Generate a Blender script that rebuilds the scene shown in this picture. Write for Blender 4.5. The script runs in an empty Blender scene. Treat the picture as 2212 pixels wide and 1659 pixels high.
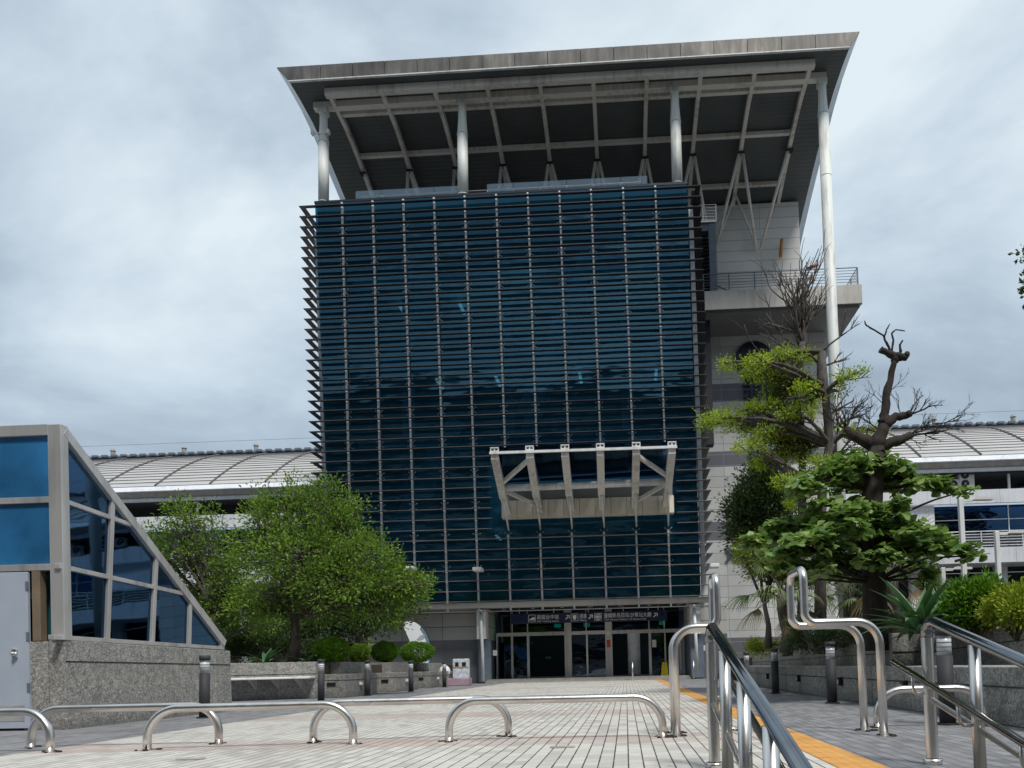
import bpy, math, random
from mathutils import Vector, Matrix
import numpy as np
R_ = math.radians
random.seed(7); rng = np.random.default_rng(7)
scene = bpy.context.scene
COL = scene.collection

# ------------------------------------------------------------------ camera
# photograph pixels are counted on a 2212 x 1659 grid; +Y runs from the camera to the tower, +X to the right
F, XP, YP, ROLL, PIT, YAW, CZ = 1600., 1275., 1342., .0225, R_(3.5), math.atan(75 / 1600.), .65
_c, _s = math.cos(ROLL), math.sin(ROLL)
FW = Vector((-math.sin(YAW) * math.cos(PIT), math.cos(YAW) * math.cos(PIT), math.sin(PIT)))
_r0 = Vector((math.cos(YAW), math.sin(YAW), 0)); _u0 = _r0.cross(FW)
CR = _c * _r0 - _s * _u0; CU = _s * _r0 + _c * _u0
CC = Vector((0, 0, CZ))
def ray(x, y): return FW + (x - XP) / F * CR - (y - YP) / F * CU
def _on(ax, x, y, v):
    d = ray(x, y); return CC + d * ((v - CC[ax]) / d[ax])
def oY(x, y, Y): return _on(1, x, y, Y)      # point of the vertical plane Y
def oX(x, y, X): return _on(0, x, y, X)
def oZ(x, y, Z=0): return _on(2, x, y, Z)
cam = bpy.data.cameras.new('camera'); camo = bpy.data.objects.new('camera', cam); COL.objects.link(camo)
cam.sensor_width = 36; cam.lens = F / 2212 * 36
cam.shift_x = (1106 - XP) / 2212; cam.shift_y = (YP - 829.5) / 2212
cam.clip_start = .05; cam.clip_end = 5000
camo.matrix_world = Matrix((( CR.x, CU.x, -FW.x, CC.x), (CR.y, CU.y, -FW.y, CC.y), (CR.z, CU.z, -FW.z, CC.z), (0, 0, 0, 1)))
scene.camera = camo

# ------------------------------------------------------------------ world, sun, exposure
SUN_EL, SUN_AZ = R_(58), R_(150)      # from behind the camera and to the right
w = bpy.data.worlds.new('World'); scene.world = w; w.use_nodes = True
nt = w.node_tree; N = nt.nodes; L = nt.links; N.clear()
def nn(t, **k):
    n = N.new(t)
    for a, b in k.items(): setattr(n, a, b)
    return n
out = nn('ShaderNodeOutputWorld'); mix = nn('ShaderNodeMixShader'); bs = nn('ShaderNodeBackground'); bc = nn('ShaderNodeBackground')
sky = nn('ShaderNodeTexSky', sky_type='NISHITA', sun_disc=False, sun_elevation=SUN_EL, sun_rotation=SUN_AZ)
bs.inputs['Strength'].default_value = .1; L.new(sky.outputs[0], bs.inputs[0])
tc = nn('ShaderNodeTexCoord'); sep = nn('ShaderNodeSeparateXYZ'); L.new(tc.outputs['Generated'], sep.inputs[0])
zz = nn('ShaderNodeMath', operation='MAXIMUM'); L.new(sep.outputs[2], zz.inputs[0]); zz.inputs[1].default_value = 0
za = nn('ShaderNodeMath', operation='ADD'); L.new(zz.outputs[0], za.inputs[0]); za.inputs[1].default_value = .35
dx = nn('ShaderNodeMath', operation='DIVIDE'); L.new(sep.outputs[0], dx.inputs[0]); L.new(za.outputs[0], dx.inputs[1])
dy = nn('ShaderNodeMath', operation='DIVIDE'); L.new(sep.outputs[1], dy.inputs[0]); L.new(za.outputs[0], dy.inputs[1])
cb = nn('ShaderNodeCombineXYZ'); L.new(dx.outputs[0], cb.inputs[0]); L.new(dy.outputs[0], cb.inputs[1]); cb.inputs[2].default_value = 3.1
n1 = nn('ShaderNodeTexNoise'); n1.inputs['Scale'].default_value = 1.5; n1.inputs['Detail'].default_value = 7; n1.inputs['Roughness'].default_value = .56; n1.inputs['Distortion'].default_value = .35
L.new(cb.outputs[0], n1.inputs['Vector'])
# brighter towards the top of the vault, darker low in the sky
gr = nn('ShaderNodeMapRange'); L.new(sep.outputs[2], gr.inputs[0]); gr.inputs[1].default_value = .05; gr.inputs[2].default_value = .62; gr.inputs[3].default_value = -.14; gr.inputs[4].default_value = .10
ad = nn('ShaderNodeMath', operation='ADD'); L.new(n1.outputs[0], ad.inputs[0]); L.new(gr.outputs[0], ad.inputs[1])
# dark cloud bank added behind the camera to shape the tower glass reflections
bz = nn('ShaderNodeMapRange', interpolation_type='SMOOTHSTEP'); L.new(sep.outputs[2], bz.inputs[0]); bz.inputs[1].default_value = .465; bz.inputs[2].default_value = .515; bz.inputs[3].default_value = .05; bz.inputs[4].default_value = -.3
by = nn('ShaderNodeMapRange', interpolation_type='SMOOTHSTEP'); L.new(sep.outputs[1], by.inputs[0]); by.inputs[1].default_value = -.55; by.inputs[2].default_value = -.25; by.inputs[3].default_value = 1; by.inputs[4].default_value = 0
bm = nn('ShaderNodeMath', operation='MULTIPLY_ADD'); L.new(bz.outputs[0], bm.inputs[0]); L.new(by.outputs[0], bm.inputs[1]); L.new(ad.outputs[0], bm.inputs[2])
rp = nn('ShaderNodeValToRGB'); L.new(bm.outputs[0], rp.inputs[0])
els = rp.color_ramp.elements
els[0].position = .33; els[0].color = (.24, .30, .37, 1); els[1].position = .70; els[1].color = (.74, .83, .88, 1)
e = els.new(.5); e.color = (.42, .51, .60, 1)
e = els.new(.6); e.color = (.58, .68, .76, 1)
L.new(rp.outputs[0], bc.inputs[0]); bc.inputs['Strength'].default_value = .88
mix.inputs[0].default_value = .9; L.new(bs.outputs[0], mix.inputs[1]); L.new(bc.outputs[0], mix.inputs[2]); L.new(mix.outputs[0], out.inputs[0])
sl = bpy.data.lights.new('sun', 'SUN'); sl.energy = 2.4; sl.angle = R_(12); sl.color = (1, .96, .9)
so = bpy.data.objects.new('sun', sl); COL.objects.link(so)
sd = Vector((math.sin(SUN_AZ) * math.cos(SUN_EL), math.cos(SUN_AZ) * math.cos(SUN_EL), math.sin(SUN_EL)))
so.rotation_euler = sd.to_track_quat('Z', 'Y').to_euler(); so.location = (10, -10, 60)
scene.view_settings.view_transform = 'Standard'; scene.view_settings.look = 'None'; scene.view_settings.exposure = .35; scene.view_settings.gamma = 1

# ------------------------------------------------------------------ materials
class NT:
    def __init__(s, name):
        s.m = bpy.data.materials.new(name); s.m.use_nodes = True; s.t = s.m.node_tree; s.b = s.t.nodes['Principled BSDF']
        s.o = s.t.nodes['Material Output']
    def n(s, t, ins=None, **k):
        x = s.t.nodes.new(t)
        for a, b in k.items(): setattr(x, a, b)
        for a, b in (ins or {}).items():
            if isinstance(b, bpy.types.NodeSocket): s.t.links.new(b, x.inputs[a])
            else: x.inputs[a].default_value = b
        return x
    def l(s, a, b): s.t.links.new(a, b)
    def math(s, op, a, b=0., c=None):
        d = {0: a, 1: b}
        if c is not None: d[2] = c
        return s.n('ShaderNodeMath', d, operation=op).outputs[0]
    def ramp(s, fac, stops, interp='LINEAR'):
        r = s.n('ShaderNodeValToRGB', {0: fac}); r.color_ramp.interpolation = interp; e = r.color_ramp.elements
        e[0].position, e[0].color = stops[0][0], (*stops[0][1], 1); e[1].position, e[1].color = stops[-1][0], (*stops[-1][1], 1)
        for p, c in stops[1:-1]: q = e.new(p); q.color = (*c, 1)
        return r.outputs[0]
    def noise(s, scale, detail=4, vec=None, rough=.55, dist=0):
        d = {'Scale': scale, 'Detail': detail, 'Roughness': rough, 'Distortion': dist}
        if vec is not None: d['Vector'] = vec
        return s.n('ShaderNodeTexNoise', d).outputs[0]
    def pos(s): return s.n('ShaderNodeNewGeometry').outputs['Position']
    def mixc(s, f, a, b, mode='MIX'):
        x = s.n('ShaderNodeMix', data_type='RGBA', blend_type=mode)
        for i, v in ((0, f), (6, a), (7, b)):
            if isinstance(v, bpy.types.NodeSocket): s.l(v, x.inputs[i])
            else: x.inputs[i].default_value = (*v, 1) if isinstance(v, tuple) else v
        return x.outputs[2]
    def scale(s, vec, sc): return s.n('ShaderNodeVectorMath', {0: vec, 1: sc}, operation='MULTIPLY').outputs[0]
    def bump(s, h, st=.3, dist=.01):
        b = s.n('ShaderNodeBump', {'Height': h, 'Strength': st, 'Distance': dist}); s.l(b.outputs[0], s.b.inputs['Normal'])
    def fin(s, col, rough=.6, metal=0., spec=None):
        if isinstance(col, tuple): s.b.inputs['Base Color'].default_value = (*col, 1)
        else: s.l(col, s.b.inputs['Base Color'])
        if isinstance(rough, (int, float)): s.b.inputs['Roughness'].default_value = rough
        else: s.l(rough, s.b.inputs['Roughness'])
        s.b.inputs['Metallic'].default_value = metal
        if spec is not None: s.b.inputs['Specular IOR Level'].default_value = spec
        return s.m
def simple(name, col, rough=.6, metal=0., var=.18, sc=3., spec=None):
    t = NT(name); p = t.pos(); n = t.noise(sc, 5, p)
    lo = tuple(c * (1 - var) for c in col); hi = tuple(min(1, c * (1 + var)) for c in col)
    c = t.ramp(n, [(.3, lo), (.7, hi)]); r = t.math('MULTIPLY_ADD', n, .2, rough - .1)
    return t.fin(c, r, metal, spec)
def streaky(name, col, dark, rough=.5, metal=0., amt=.5, sx=1.2, sz=.12):
    """painted metal or stone with rain streaks running down it"""
    t = NT(name); p = t.pos(); a = t.noise(2.2, 5, t.scale(p, (sx * 2, sx * 2, sz)), .65); b = t.noise(.5, 3, p)
    f = t.math('MULTIPLY', t.math('ADD', a, b), .5); c = t.ramp(f, [(.36, dark), (.36 + .3 * amt, col), (.8, tuple(min(1, k * 1.08) for k in col))])
    return t.fin(c, rough, metal)
def paving(name, base, lo, hi, line, pink=None, lw=.05):
    t = NT(name); p = t.pos(); sp = t.n('ShaderNodeSeparateXYZ', {0: p})
    X, Y = sp.outputs[0], sp.outputs[1]
    row = t.math('FLOOR', t.math('DIVIDE', X, .1)); fx = t.math('FRACT', t.math('ADD', t.math('DIVIDE', X, .1), 1000.))
    wob = t.math('MULTIPLY', t.noise(7, 3, p), .06)
    l1 = t.math('LESS_THAN', t.math('ABSOLUTE', t.math('SUBTRACT', fx, .5)), t.math('SUBTRACT', .5 - lw + .03, wob))  # 1 inside the paver
    off = t.math('MULTIPLY', t.math('FRACT', t.math('MULTIPLY', row, .5)), 1.)
    yy = t.math('ADD', t.math('ADD', t.math('DIVIDE', Y, .2), off), 1000.); fy = t.math('FRACT', yy)
    l2 = t.math('LESS_THAN', t.math('ABSOLUTE', t.math('SUBTRACT', fy, .5)), .487)
    cell = t.n('ShaderNodeCombineXYZ', {0: row, 1: t.math('FLOOR', yy)}).outputs[0]
    wn = t.n('ShaderNodeTexWhiteNoise', {'Vector': cell}, noise_dimensions='2D').outputs[0]
    n = t.noise(1.1, 6, t.scale(p, (1, .6, 1)), .6); n2 = t.noise(60, 2, p)
    f = t.math('ADD', t.math('MULTIPLY', wn, .35), t.math('ADD', t.math('MULTIPLY', n, .55), t.math('MULTIPLY', n2, .2)))
    c = t.ramp(f, [(.3, lo), (.52, base), (.8, hi)])
    if pink:
        bands = None
        for y0, y1 in ((6.3, 7.1), (10.0, 11.2), (16, 16.8), (23, 23.8)):
            b = t.math('MULTIPLY', t.math('GREATER_THAN', Y, y0), t.math('LESS_THAN', Y, y1))
            bands = b if bands is None else t.math('MAXIMUM', bands, b)
        pn = t.n('ShaderNodeMapRange', {0: t.noise(.9, 5, t.scale(p, (.7, 2, 1)), .7), 1: .3, 2: .7, 3: .1, 4: .8}).outputs[0]
        c = t.mixc(t.math('MULTIPLY', bands, pn), c, pink)
    st = t.n('ShaderNodeMapRange', {0: t.noise(.35, 6, p, .7), 1: .5, 2: .75, 3: 0., 4: .35}).outputs[0]
    c = t.mixc(st, c, tuple(k * .72 for k in base))
    vo = t.n('ShaderNodeTexVoronoi', {'Vector': p, 'Scale': 3.2, 'Randomness': 1.}); sr = t.n('ShaderNodeSeparateColor', {0: vo.outputs['Color']}).outputs[0]
    spot = t.math('MULTIPLY', t.math('LESS_THAN', vo.outputs['Distance'], t.math('MULTIPLY', sr, .075)), t.math('GREATER_THAN', sr, .45))
    c = t.mixc(t.math('MULTIPLY', spot, .6), c, tuple(k * .35 for k in base))
    wet = t.n('ShaderNodeMapRange', {0: t.noise(.8, 6, t.scale(p, (1, .35, 1)), .7), 1: .56, 2: .7, 3: 0., 4: .4}).outputs[0]; c = t.mixc(wet, c, tuple(k * f_ for k, f_ in zip(base, (.62, .58, .52))))
    c = t.mixc(l2, t.mixc(.6, c, line), c); c = t.mixc(l1, line, c)
    t.bump(t.math('MINIMUM', l1, l2), .5, .004)
    return t.fin(c, .75)
def granite():
    t = NT('washed_granite'); p = t.pos()
    v = t.n('ShaderNodeTexVoronoi', {'Vector': p, 'Scale': 58., 'Randomness': 1.}).outputs['Color']
    g = t.n('ShaderNodeSeparateColor', {0: v}).outputs[0]
    c = t.ramp(g, [(0, (.07, .07, .066)), (.35, (.19, .19, .18)), (.7, (.34, .335, .315)), (1, (.62, .60, .56))])
    s = t.noise(1.3, 5, t.scale(p, (1.5, 1.5, .35)), .65); c = t.mixc(t.n('ShaderNodeMapRange', {0: s, 1: .48, 2: .72, 3: 0., 4: .55}).outputs[0], c, (.09, .088, .08))
    big = t.noise(9, 4, p); c = t.mixc(.45, c, t.ramp(big, [(.3, (.15, .15, .14)), (.7, (.40, .395, .375))]), 'MIX')
    sy = t.n('ShaderNodeSeparateXYZ', {0: p}); cell = t.n('ShaderNodeCombineXYZ', {0: t.math('FLOOR', t.math('DIVIDE', sy.outputs[1], 1.4)), 1: t.math('FLOOR', t.math('DIVIDE', sy.outputs[0], 1.1))}).outputs[0]
    wn = t.n('ShaderNodeTexWhiteNoise', {'Vector': cell}, noise_dimensions='2D').outputs[0]
    c = t.mixc(1., c, t.ramp(wn, [(0, (.74, .74, .73)), (1, (1.1, 1.09, 1.06))]), 'MULTIPLY')
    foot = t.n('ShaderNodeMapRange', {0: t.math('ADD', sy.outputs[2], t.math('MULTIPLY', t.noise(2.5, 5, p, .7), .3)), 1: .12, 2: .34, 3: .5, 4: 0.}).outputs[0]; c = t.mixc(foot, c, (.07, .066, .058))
    t.bump(g, .5, .006)
    return t.fin(c, .85)
def tiles(name, base, dark, joint, bands, tw=1.2, th=.6, x0=0., z0=0.):
    """stone cladding panels, joints, and horizontal bands of darker stone (z ranges)"""
    t = NT(name); p = t.pos(); sp = t.n('ShaderNodeSeparateXYZ', {0: p}); X, Z = t.math('ADD', sp.outputs[0], sp.outputs[1]), sp.outputs[2]
    a = t.math('ADD', t.math('DIVIDE', t.math('SUBTRACT', X, x0), tw), 500.); b = t.math('ADD', t.math('DIVIDE', t.math('SUBTRACT', Z, z0), th), 500.)
    jx = t.math('LESS_THAN', t.math('ABSOLUTE', t.math('SUBTRACT', t.math('FRACT', a), .5)), .5 - .012 / tw)
    jz = t.math('LESS_THAN', t.math('ABSOLUTE', t.math('SUBTRACT', t.math('FRACT', b), .5)), .5 - .016 / th)
    cell = t.n('ShaderNodeCombineXYZ', {0: t.math('FLOOR', a), 1: t.math('FLOOR', b)}).outputs[0]
    wn = t.n('ShaderNodeTexWhiteNoise', {'Vector': cell}, noise_dimensions='2D').outputs[0]
    m = None
    for z1, z2 in bands:
        q = t.math('MULTIPLY', t.math('GREATER_THAN', Z, z1), t.math('LESS_THAN', Z, z2)); m = q if m is None else t.math('MAXIMUM', m, q)
    n = t.noise(.6, 6, t.scale(p, (1, 1, .4)), .65)
    f = t.math('ADD', t.math('MULTIPLY', wn, .35), t.math('MULTIPLY', n, .65))
    c1 = t.ramp(f, [(.25, tuple(k * .84 for k in base)), (.75, tuple(k * 1.1 for k in base))]); c2 = t.ramp(f, [(.25, tuple(k * .8 for k in dark)), (.75, tuple(k * 1.25 for k in dark))])
    c = t.mixc(m, c1, c2) if m is not None else c1
    j = t.math('MINIMUM', jx, jz); c = t.mixc(j, joint, c); t.bump(j, .4, .01)
    return t.fin(c, .55)
def glass(name, tint, refl, base_fac, rough=.02, wav=.02, wsc=.55, teal_tone=None):
    """thin tinted pane: part see-through, part mirror, slightly wavy"""
    t = NT(name); p = t.pos(); t.t.nodes.remove(t.b)
    n = t.noise(wsc, 3, t.scale(p, (1, 1, 2.2)), .45)
    bp = t.n('ShaderNodeBump', {'Height': n, 'Strength': 1., 'Distance': wav})
    g = t.n('ShaderNodeBsdfGlossy', {'Color': (*refl, 1), 'Roughness': rough, 'Normal': bp.outputs[0]})
    tr = t.n('ShaderNodeBsdfTransparent', {'Color': (*tint, 1)})
    fr = t.n('ShaderNodeFresnel', {'IOR': 1.5, 'Normal': bp.outputs[0]}).outputs[0]
    f = t.math('MINIMUM', t.math('ADD', fr, base_fac), 1.)
    m = t.n('ShaderNodeMixShader', {0: f}); t.l(tr.outputs[0], m.inputs[1]); t.l(g.outputs[0], m.inputs[2])
    if teal_tone:   # even teal tone added to the pane so reflected louvres stand out less
        a = t.n('ShaderNodeAddShader'); d = t.n('ShaderNodeBsdfDiffuse', {'Color': (*teal_tone, 1)}); t.l(m.outputs[0], a.inputs[0]); t.l(d.outputs[0], a.inputs[1]); t.l(a.outputs[0], t.o.inputs[0])
    else: t.l(m.outputs[0], t.o.inputs[0])
    return t.m
def steel(name='stainless_steel', rough=.29, a=(.60, .57, .53), b=(.80, .78, .75)):
    t = NT(name); p = t.pos(); n = t.noise(14, 5, p, .7); n2 = t.noise(3, 3, p)
    c = t.ramp(n2, [(.3, a), (.7, b)]); r = t.math('MULTIPLY_ADD', n, .22, rough - .09)
    t.bump(n, .05, .002)
    return t.fin(c, r, 1.)
def leafmat(name, c1, c2, trans=.25, rough=.5):
    t = NT(name); at = t.n('ShaderNodeAttribute', attribute_name='tone').outputs['Fac']
    c = t.ramp(at, [(0, c1), (1, c2)]); t.t.nodes.remove(t.b)
    d = t.n('ShaderNodeBsdfPrincipled', {'Base Color': c, 'Roughness': rough}); d.inputs['Specular IOR Level'].default_value = .35
    tr = t.n('ShaderNodeBsdfTranslucent', {'Color': t.mixc(.5, c, (.2, .34, .03))})
    m = t.n('ShaderNodeMixShader', {0: trans}); t.l(d.outputs[0], m.inputs[1]); t.l(tr.outputs[0], m.inputs[2]); t.l(m.outputs[0], t.o.inputs[0])
    return t.m
def bark(name, a, b):
    t = NT(name); p = t.pos(); n = t.noise(16, 6, t.scale(p, (1, 1, .3)), .7)
    t.bump(n, .8, .03); return t.fin(t.ramp(n, [(.3, a), (.7, b)]), .9)
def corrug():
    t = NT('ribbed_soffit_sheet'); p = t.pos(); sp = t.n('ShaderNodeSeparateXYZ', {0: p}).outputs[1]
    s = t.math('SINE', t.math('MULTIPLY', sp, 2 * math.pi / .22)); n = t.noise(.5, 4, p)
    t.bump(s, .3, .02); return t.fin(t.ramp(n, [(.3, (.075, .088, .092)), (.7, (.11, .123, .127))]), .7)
def fascia_mat():
    t = NT('weathered_fascia_metal'); p = t.pos(); sp = t.n('ShaderNodeSeparateXYZ', {0: p}).outputs[0]
    a = t.noise(1.6, 6, t.scale(p, (1.8, 1.8, .3)), .65); b = t.noise(.33, 3, p); f = t.math('ADD', t.math('MULTIPLY', a, .5), t.math('MULTIPLY', b, .5))
    c = t.ramp(f, [(.36, (.10, .09, .08)), (.47, (.155, .145, .132)), (.55, (.21, .195, .175)), (.66, (.38, .345, .30))])
    rust = t.n('ShaderNodeMapRange', {0: t.noise(.45, 3, t.scale(p, (1, 1, .2)), .6), 1: .62, 2: .72, 3: 0., 4: .5}).outputs[0]
    c = t.mixc(rust, c, (.42, .2, .14)); return t.fin(c, .45, .35)

M = dict(
 steel=steel(), cream=streaky('cream_gutter_panel', (.74, .68, .56), (.52, .48, .41), .6, amt=.5, sx=.5), rail=steel('handrail_steel_dark_reflection', .10, (.17, .19, .21), (.26, .28, .3)), fascia=fascia_mat(), soffit=corrug(), granite=granite(),  # handrail steel darkened: the reflection of dark surroundings is put into its colour
 beam=streaky('weathered_cream_steel', (.76, .745, .70), (.50, .47, .43), .55), 
 white=streaky('white_painted_steel', (.78, .80, .79), (.52, .52, .49), .45, amt=.5),
 column=streaky('pale_column_paint', (.74, .77, .73), (.44, .44, .40), .55, amt=.45, sx=1.6, sz=.3),
 verge=streaky('roof_edge_metal', (.45, .47, .48), (.34, .35, .36), .35, .5),
 louver=simple('dark_aluminium', (.024, .025, .031), .4, .2, .2), louver_edge=simple('lit_blade_edge', (.30, .30, .31), .35, .6),
 mull=simple('silver_mullion', (.80, .80, .80), .45, .05, .08),
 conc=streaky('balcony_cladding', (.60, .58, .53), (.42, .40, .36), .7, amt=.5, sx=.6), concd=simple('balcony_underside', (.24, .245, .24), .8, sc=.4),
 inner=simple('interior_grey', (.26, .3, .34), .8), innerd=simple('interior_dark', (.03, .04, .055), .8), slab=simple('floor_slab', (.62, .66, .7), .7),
 roofm=simple('silver_roof_sheet', (.50, .49, .48), .5, .1, .06, .5), roofl=simple('dark_roof_seam', (.10, .10, .10), .6), wingw=streaky('white_wing_cladding', (.72, .74, .78), (.55, .57, .6), .5, amt=.5),
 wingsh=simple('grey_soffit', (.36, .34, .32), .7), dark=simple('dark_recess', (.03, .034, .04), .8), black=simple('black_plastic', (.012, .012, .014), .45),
 boll=simple('charcoal_bollard', (.035, .037, .042), .7), lens=simple('frosted_lens', (.55, .57, .58), .3),
 navy=simple('navy_sign', (.012, .022, .07), .3, 0, .1), ltxt=simple('pale_sign_lettering', (.85, .85, .83), .5), blue=simple('royal_blue_letter', (.03, .065, .26), .4), dlet=simple('dark_blue_letter', (.015, .02, .05), .4),
 kglass=simple('blue_film_panel', (.03, .17, .38), .2, 0, .45, .7, .6), kgs=glass('kiosk_side_glass', (.03, .09, .17), (.22, .46, .80), .16, wav=.003, wsc=.5), door=simple('grey_door_paint', (.40, .45, .53), .5, 0, .05),
 frame=streaky('brushed_frame_metal', (.64, .63, .61), (.42, .40, .38), .34, .55, amt=.5),
 pink=simple('pinkish_kerb_stone', (.36, .25, .30), .8), yellow=simple('yellow_plastic', (.75, .6, .01), .4), red=simple('red_notice', (.55, .05, .04), .5), paper=simple('white_paper', (.75, .75, .72), .6, var=.05),
 acw=simple('air_conditioner_casing', (.68, .67, .64), .5, var=.06), soil=simple('planter_soil', (.06, .045, .03), .95), orange=simple('orange_pipe', (.5, .2, .03), .5), brownp=simple('brown_pipe', (.28, .1, .05), .5),
 slate=simple('slate_blue_steel', (.14, .175, .22), .5), sill=simple('entrance_step_stone', (.30, .29, .26), .7), gpane=glass('balustrade_glass', (.80, .87, .88), (.9, .97, 1), .14, wav=.004),
 flag=simple('white_flag_cloth', (.78, .80, .82), .7, var=.05), flagp=simple('flag_print', (.35, .38, .42), .7), flagb=simple('blue_flag_trim', (.08, .2, .32), .7),
 bark1=bark('brown_bark', (.045, .033, .026), (.15, .12, .10)), bark2=bark('grey_bark', (.05, .042, .038), (.15, .13, .12)), barkd=bark('dark_bark', (.012, .009, .008), (.055, .042, .034)),
 green=simple('exit_sign_green', (.03, .4, .18), .4),
 ground=simple('asphalt_ground', (.11, .11, .105), .9, 0, .2, .4),
)
M['pave'] = paving('light_pavers', (.54, .52, .475), (.38, .36, .33), (.63, .605, .56), (.075, .068, .06), pink=(.42, .30, .27))
M['paveg'] = paving('grey_pavers', (.215, .215, .225), (.14, .14, .145), (.29, .29, .3), (.05, .048, .05), lw=.04)
def tact():
    t = NT('orange_tactile_paving'); p = t.pos(); sp = t.n('ShaderNodeSeparateXYZ', {0: p}); X, Y = sp.outputs[0], sp.outputs[1]
    j = t.math('LESS_THAN', t.math('ABSOLUTE', t.math('SUBTRACT', t.math('FRACT', t.math('DIVIDE', Y, .3)), .5)), .485)
    bar = t.math('ABSOLUTE', t.math('SINE', t.math('MULTIPLY', t.math('SUBTRACT', X, 1.27), math.pi / .075)))
    n = t.noise(3, 6, p, .7); c = t.ramp(n, [(.3, (.46, .21, .05)), (.5, (.62, .30, .07)), (.72, (.70, .38, .12))])
    c = t.mixc(t.math('MULTIPLY', t.math('GREATER_THAN', bar, .85), .25), c, (.75, .45, .18)); c = t.mixc(j, (.22, .12, .05), c)
    t.bump(t.math('MULTIPLY', bar, j), .4, .006); return t.fin(c, .75)
M['tactile'] = tact()
_l = NT('lit_ceiling_lamp'); _l.b.inputs['Emission Color'].default_value = (.85, .95, 1, 1); _l.b.inputs['Emission Strength'].default_value = .4; M['lamp'] = _l.m
M['exitlit'] = NT('lit_exit_sign').m; _b = M['exitlit'].node_tree.nodes['Principled BSDF']; _b.inputs['Base Color'].default_value = (.02, .3, .12, 1); _b.inputs['Emission Color'].default_value = (.05, .8, .3, 1); _b.inputs['Emission Strength'].default_value = 2.5
M['towerglass'] = glass('blue_tower_glass', (.10, .32, .45), (.22, .48, .64), .12, wav=.034, wsc=.3, teal_tone=(.003, .024, .042))
M['doorglass'] = glass('door_glass', (.10, .16, .22), (.5, .65, .8), .08, wav=.012)
M['wingglass'] = glass('wing_window_glass', (.03, .10, .2), (.2, .42, .75), .12, wav=.02)
M['leaf_lime'] = leafmat('lime_leaf', (.26, .38, .02), (.62, .76, .06), .45)
M['leaf_mid'] = leafmat('mid_green_leaf', (.035, .10, .012), (.30, .47, .05), .35)
M['leaf_big'] = leafmat('almond_leaf', (.06, .145, .035), (.40, .54, .19), .35, .34)
M['leaf_dark'] = leafmat('dark_leaf', (.018, .042, .014), (.075, .13, .04), .15)
M['leaf_bush'] = leafmat('box_bush_leaf', (.05, .15, .008), (.20, .40, .03), .3)
M['leaf_palm'] = leafmat('palm_leaf', (.06, .11, .03), (.24, .31, .12), .2)
M['leaf_dry'] = leafmat('dry_palm_leaf', (.13, .09, .045), (.32, .24, .12), .15)
M['leaf_agave'] = leafmat('agave_leaf', (.035, .11, .045), (.14, .27, .13), .08, .45)
M['leaf_ylw'] = leafmat('yellow_green_leaf', (.14, .26, .015), (.5, .5, .04), .3)
zb = [oY(1600, y, 40).z for y in (866, 827.5, 1007, 973.6, 1166, 1125.6)]
M['walltile'] = tiles('grey_white_stone_cladding', (.66, .66, .64), (.17, .175, .20), (.33, .33, .33), [(zb[0], zb[1]), (zb[2], zb[3]), (zb[4], zb[5]), (-1, oY(1600, 1377, 40).z)], 2.4, .6)
M['lowtile'] = tiles('entrance_stone_cladding', (.46, .46, .43), (.12, .125, .14), (.12, .12, .12), [(-1, 1.99)], 1.9, .62, .6, .13)

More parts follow.
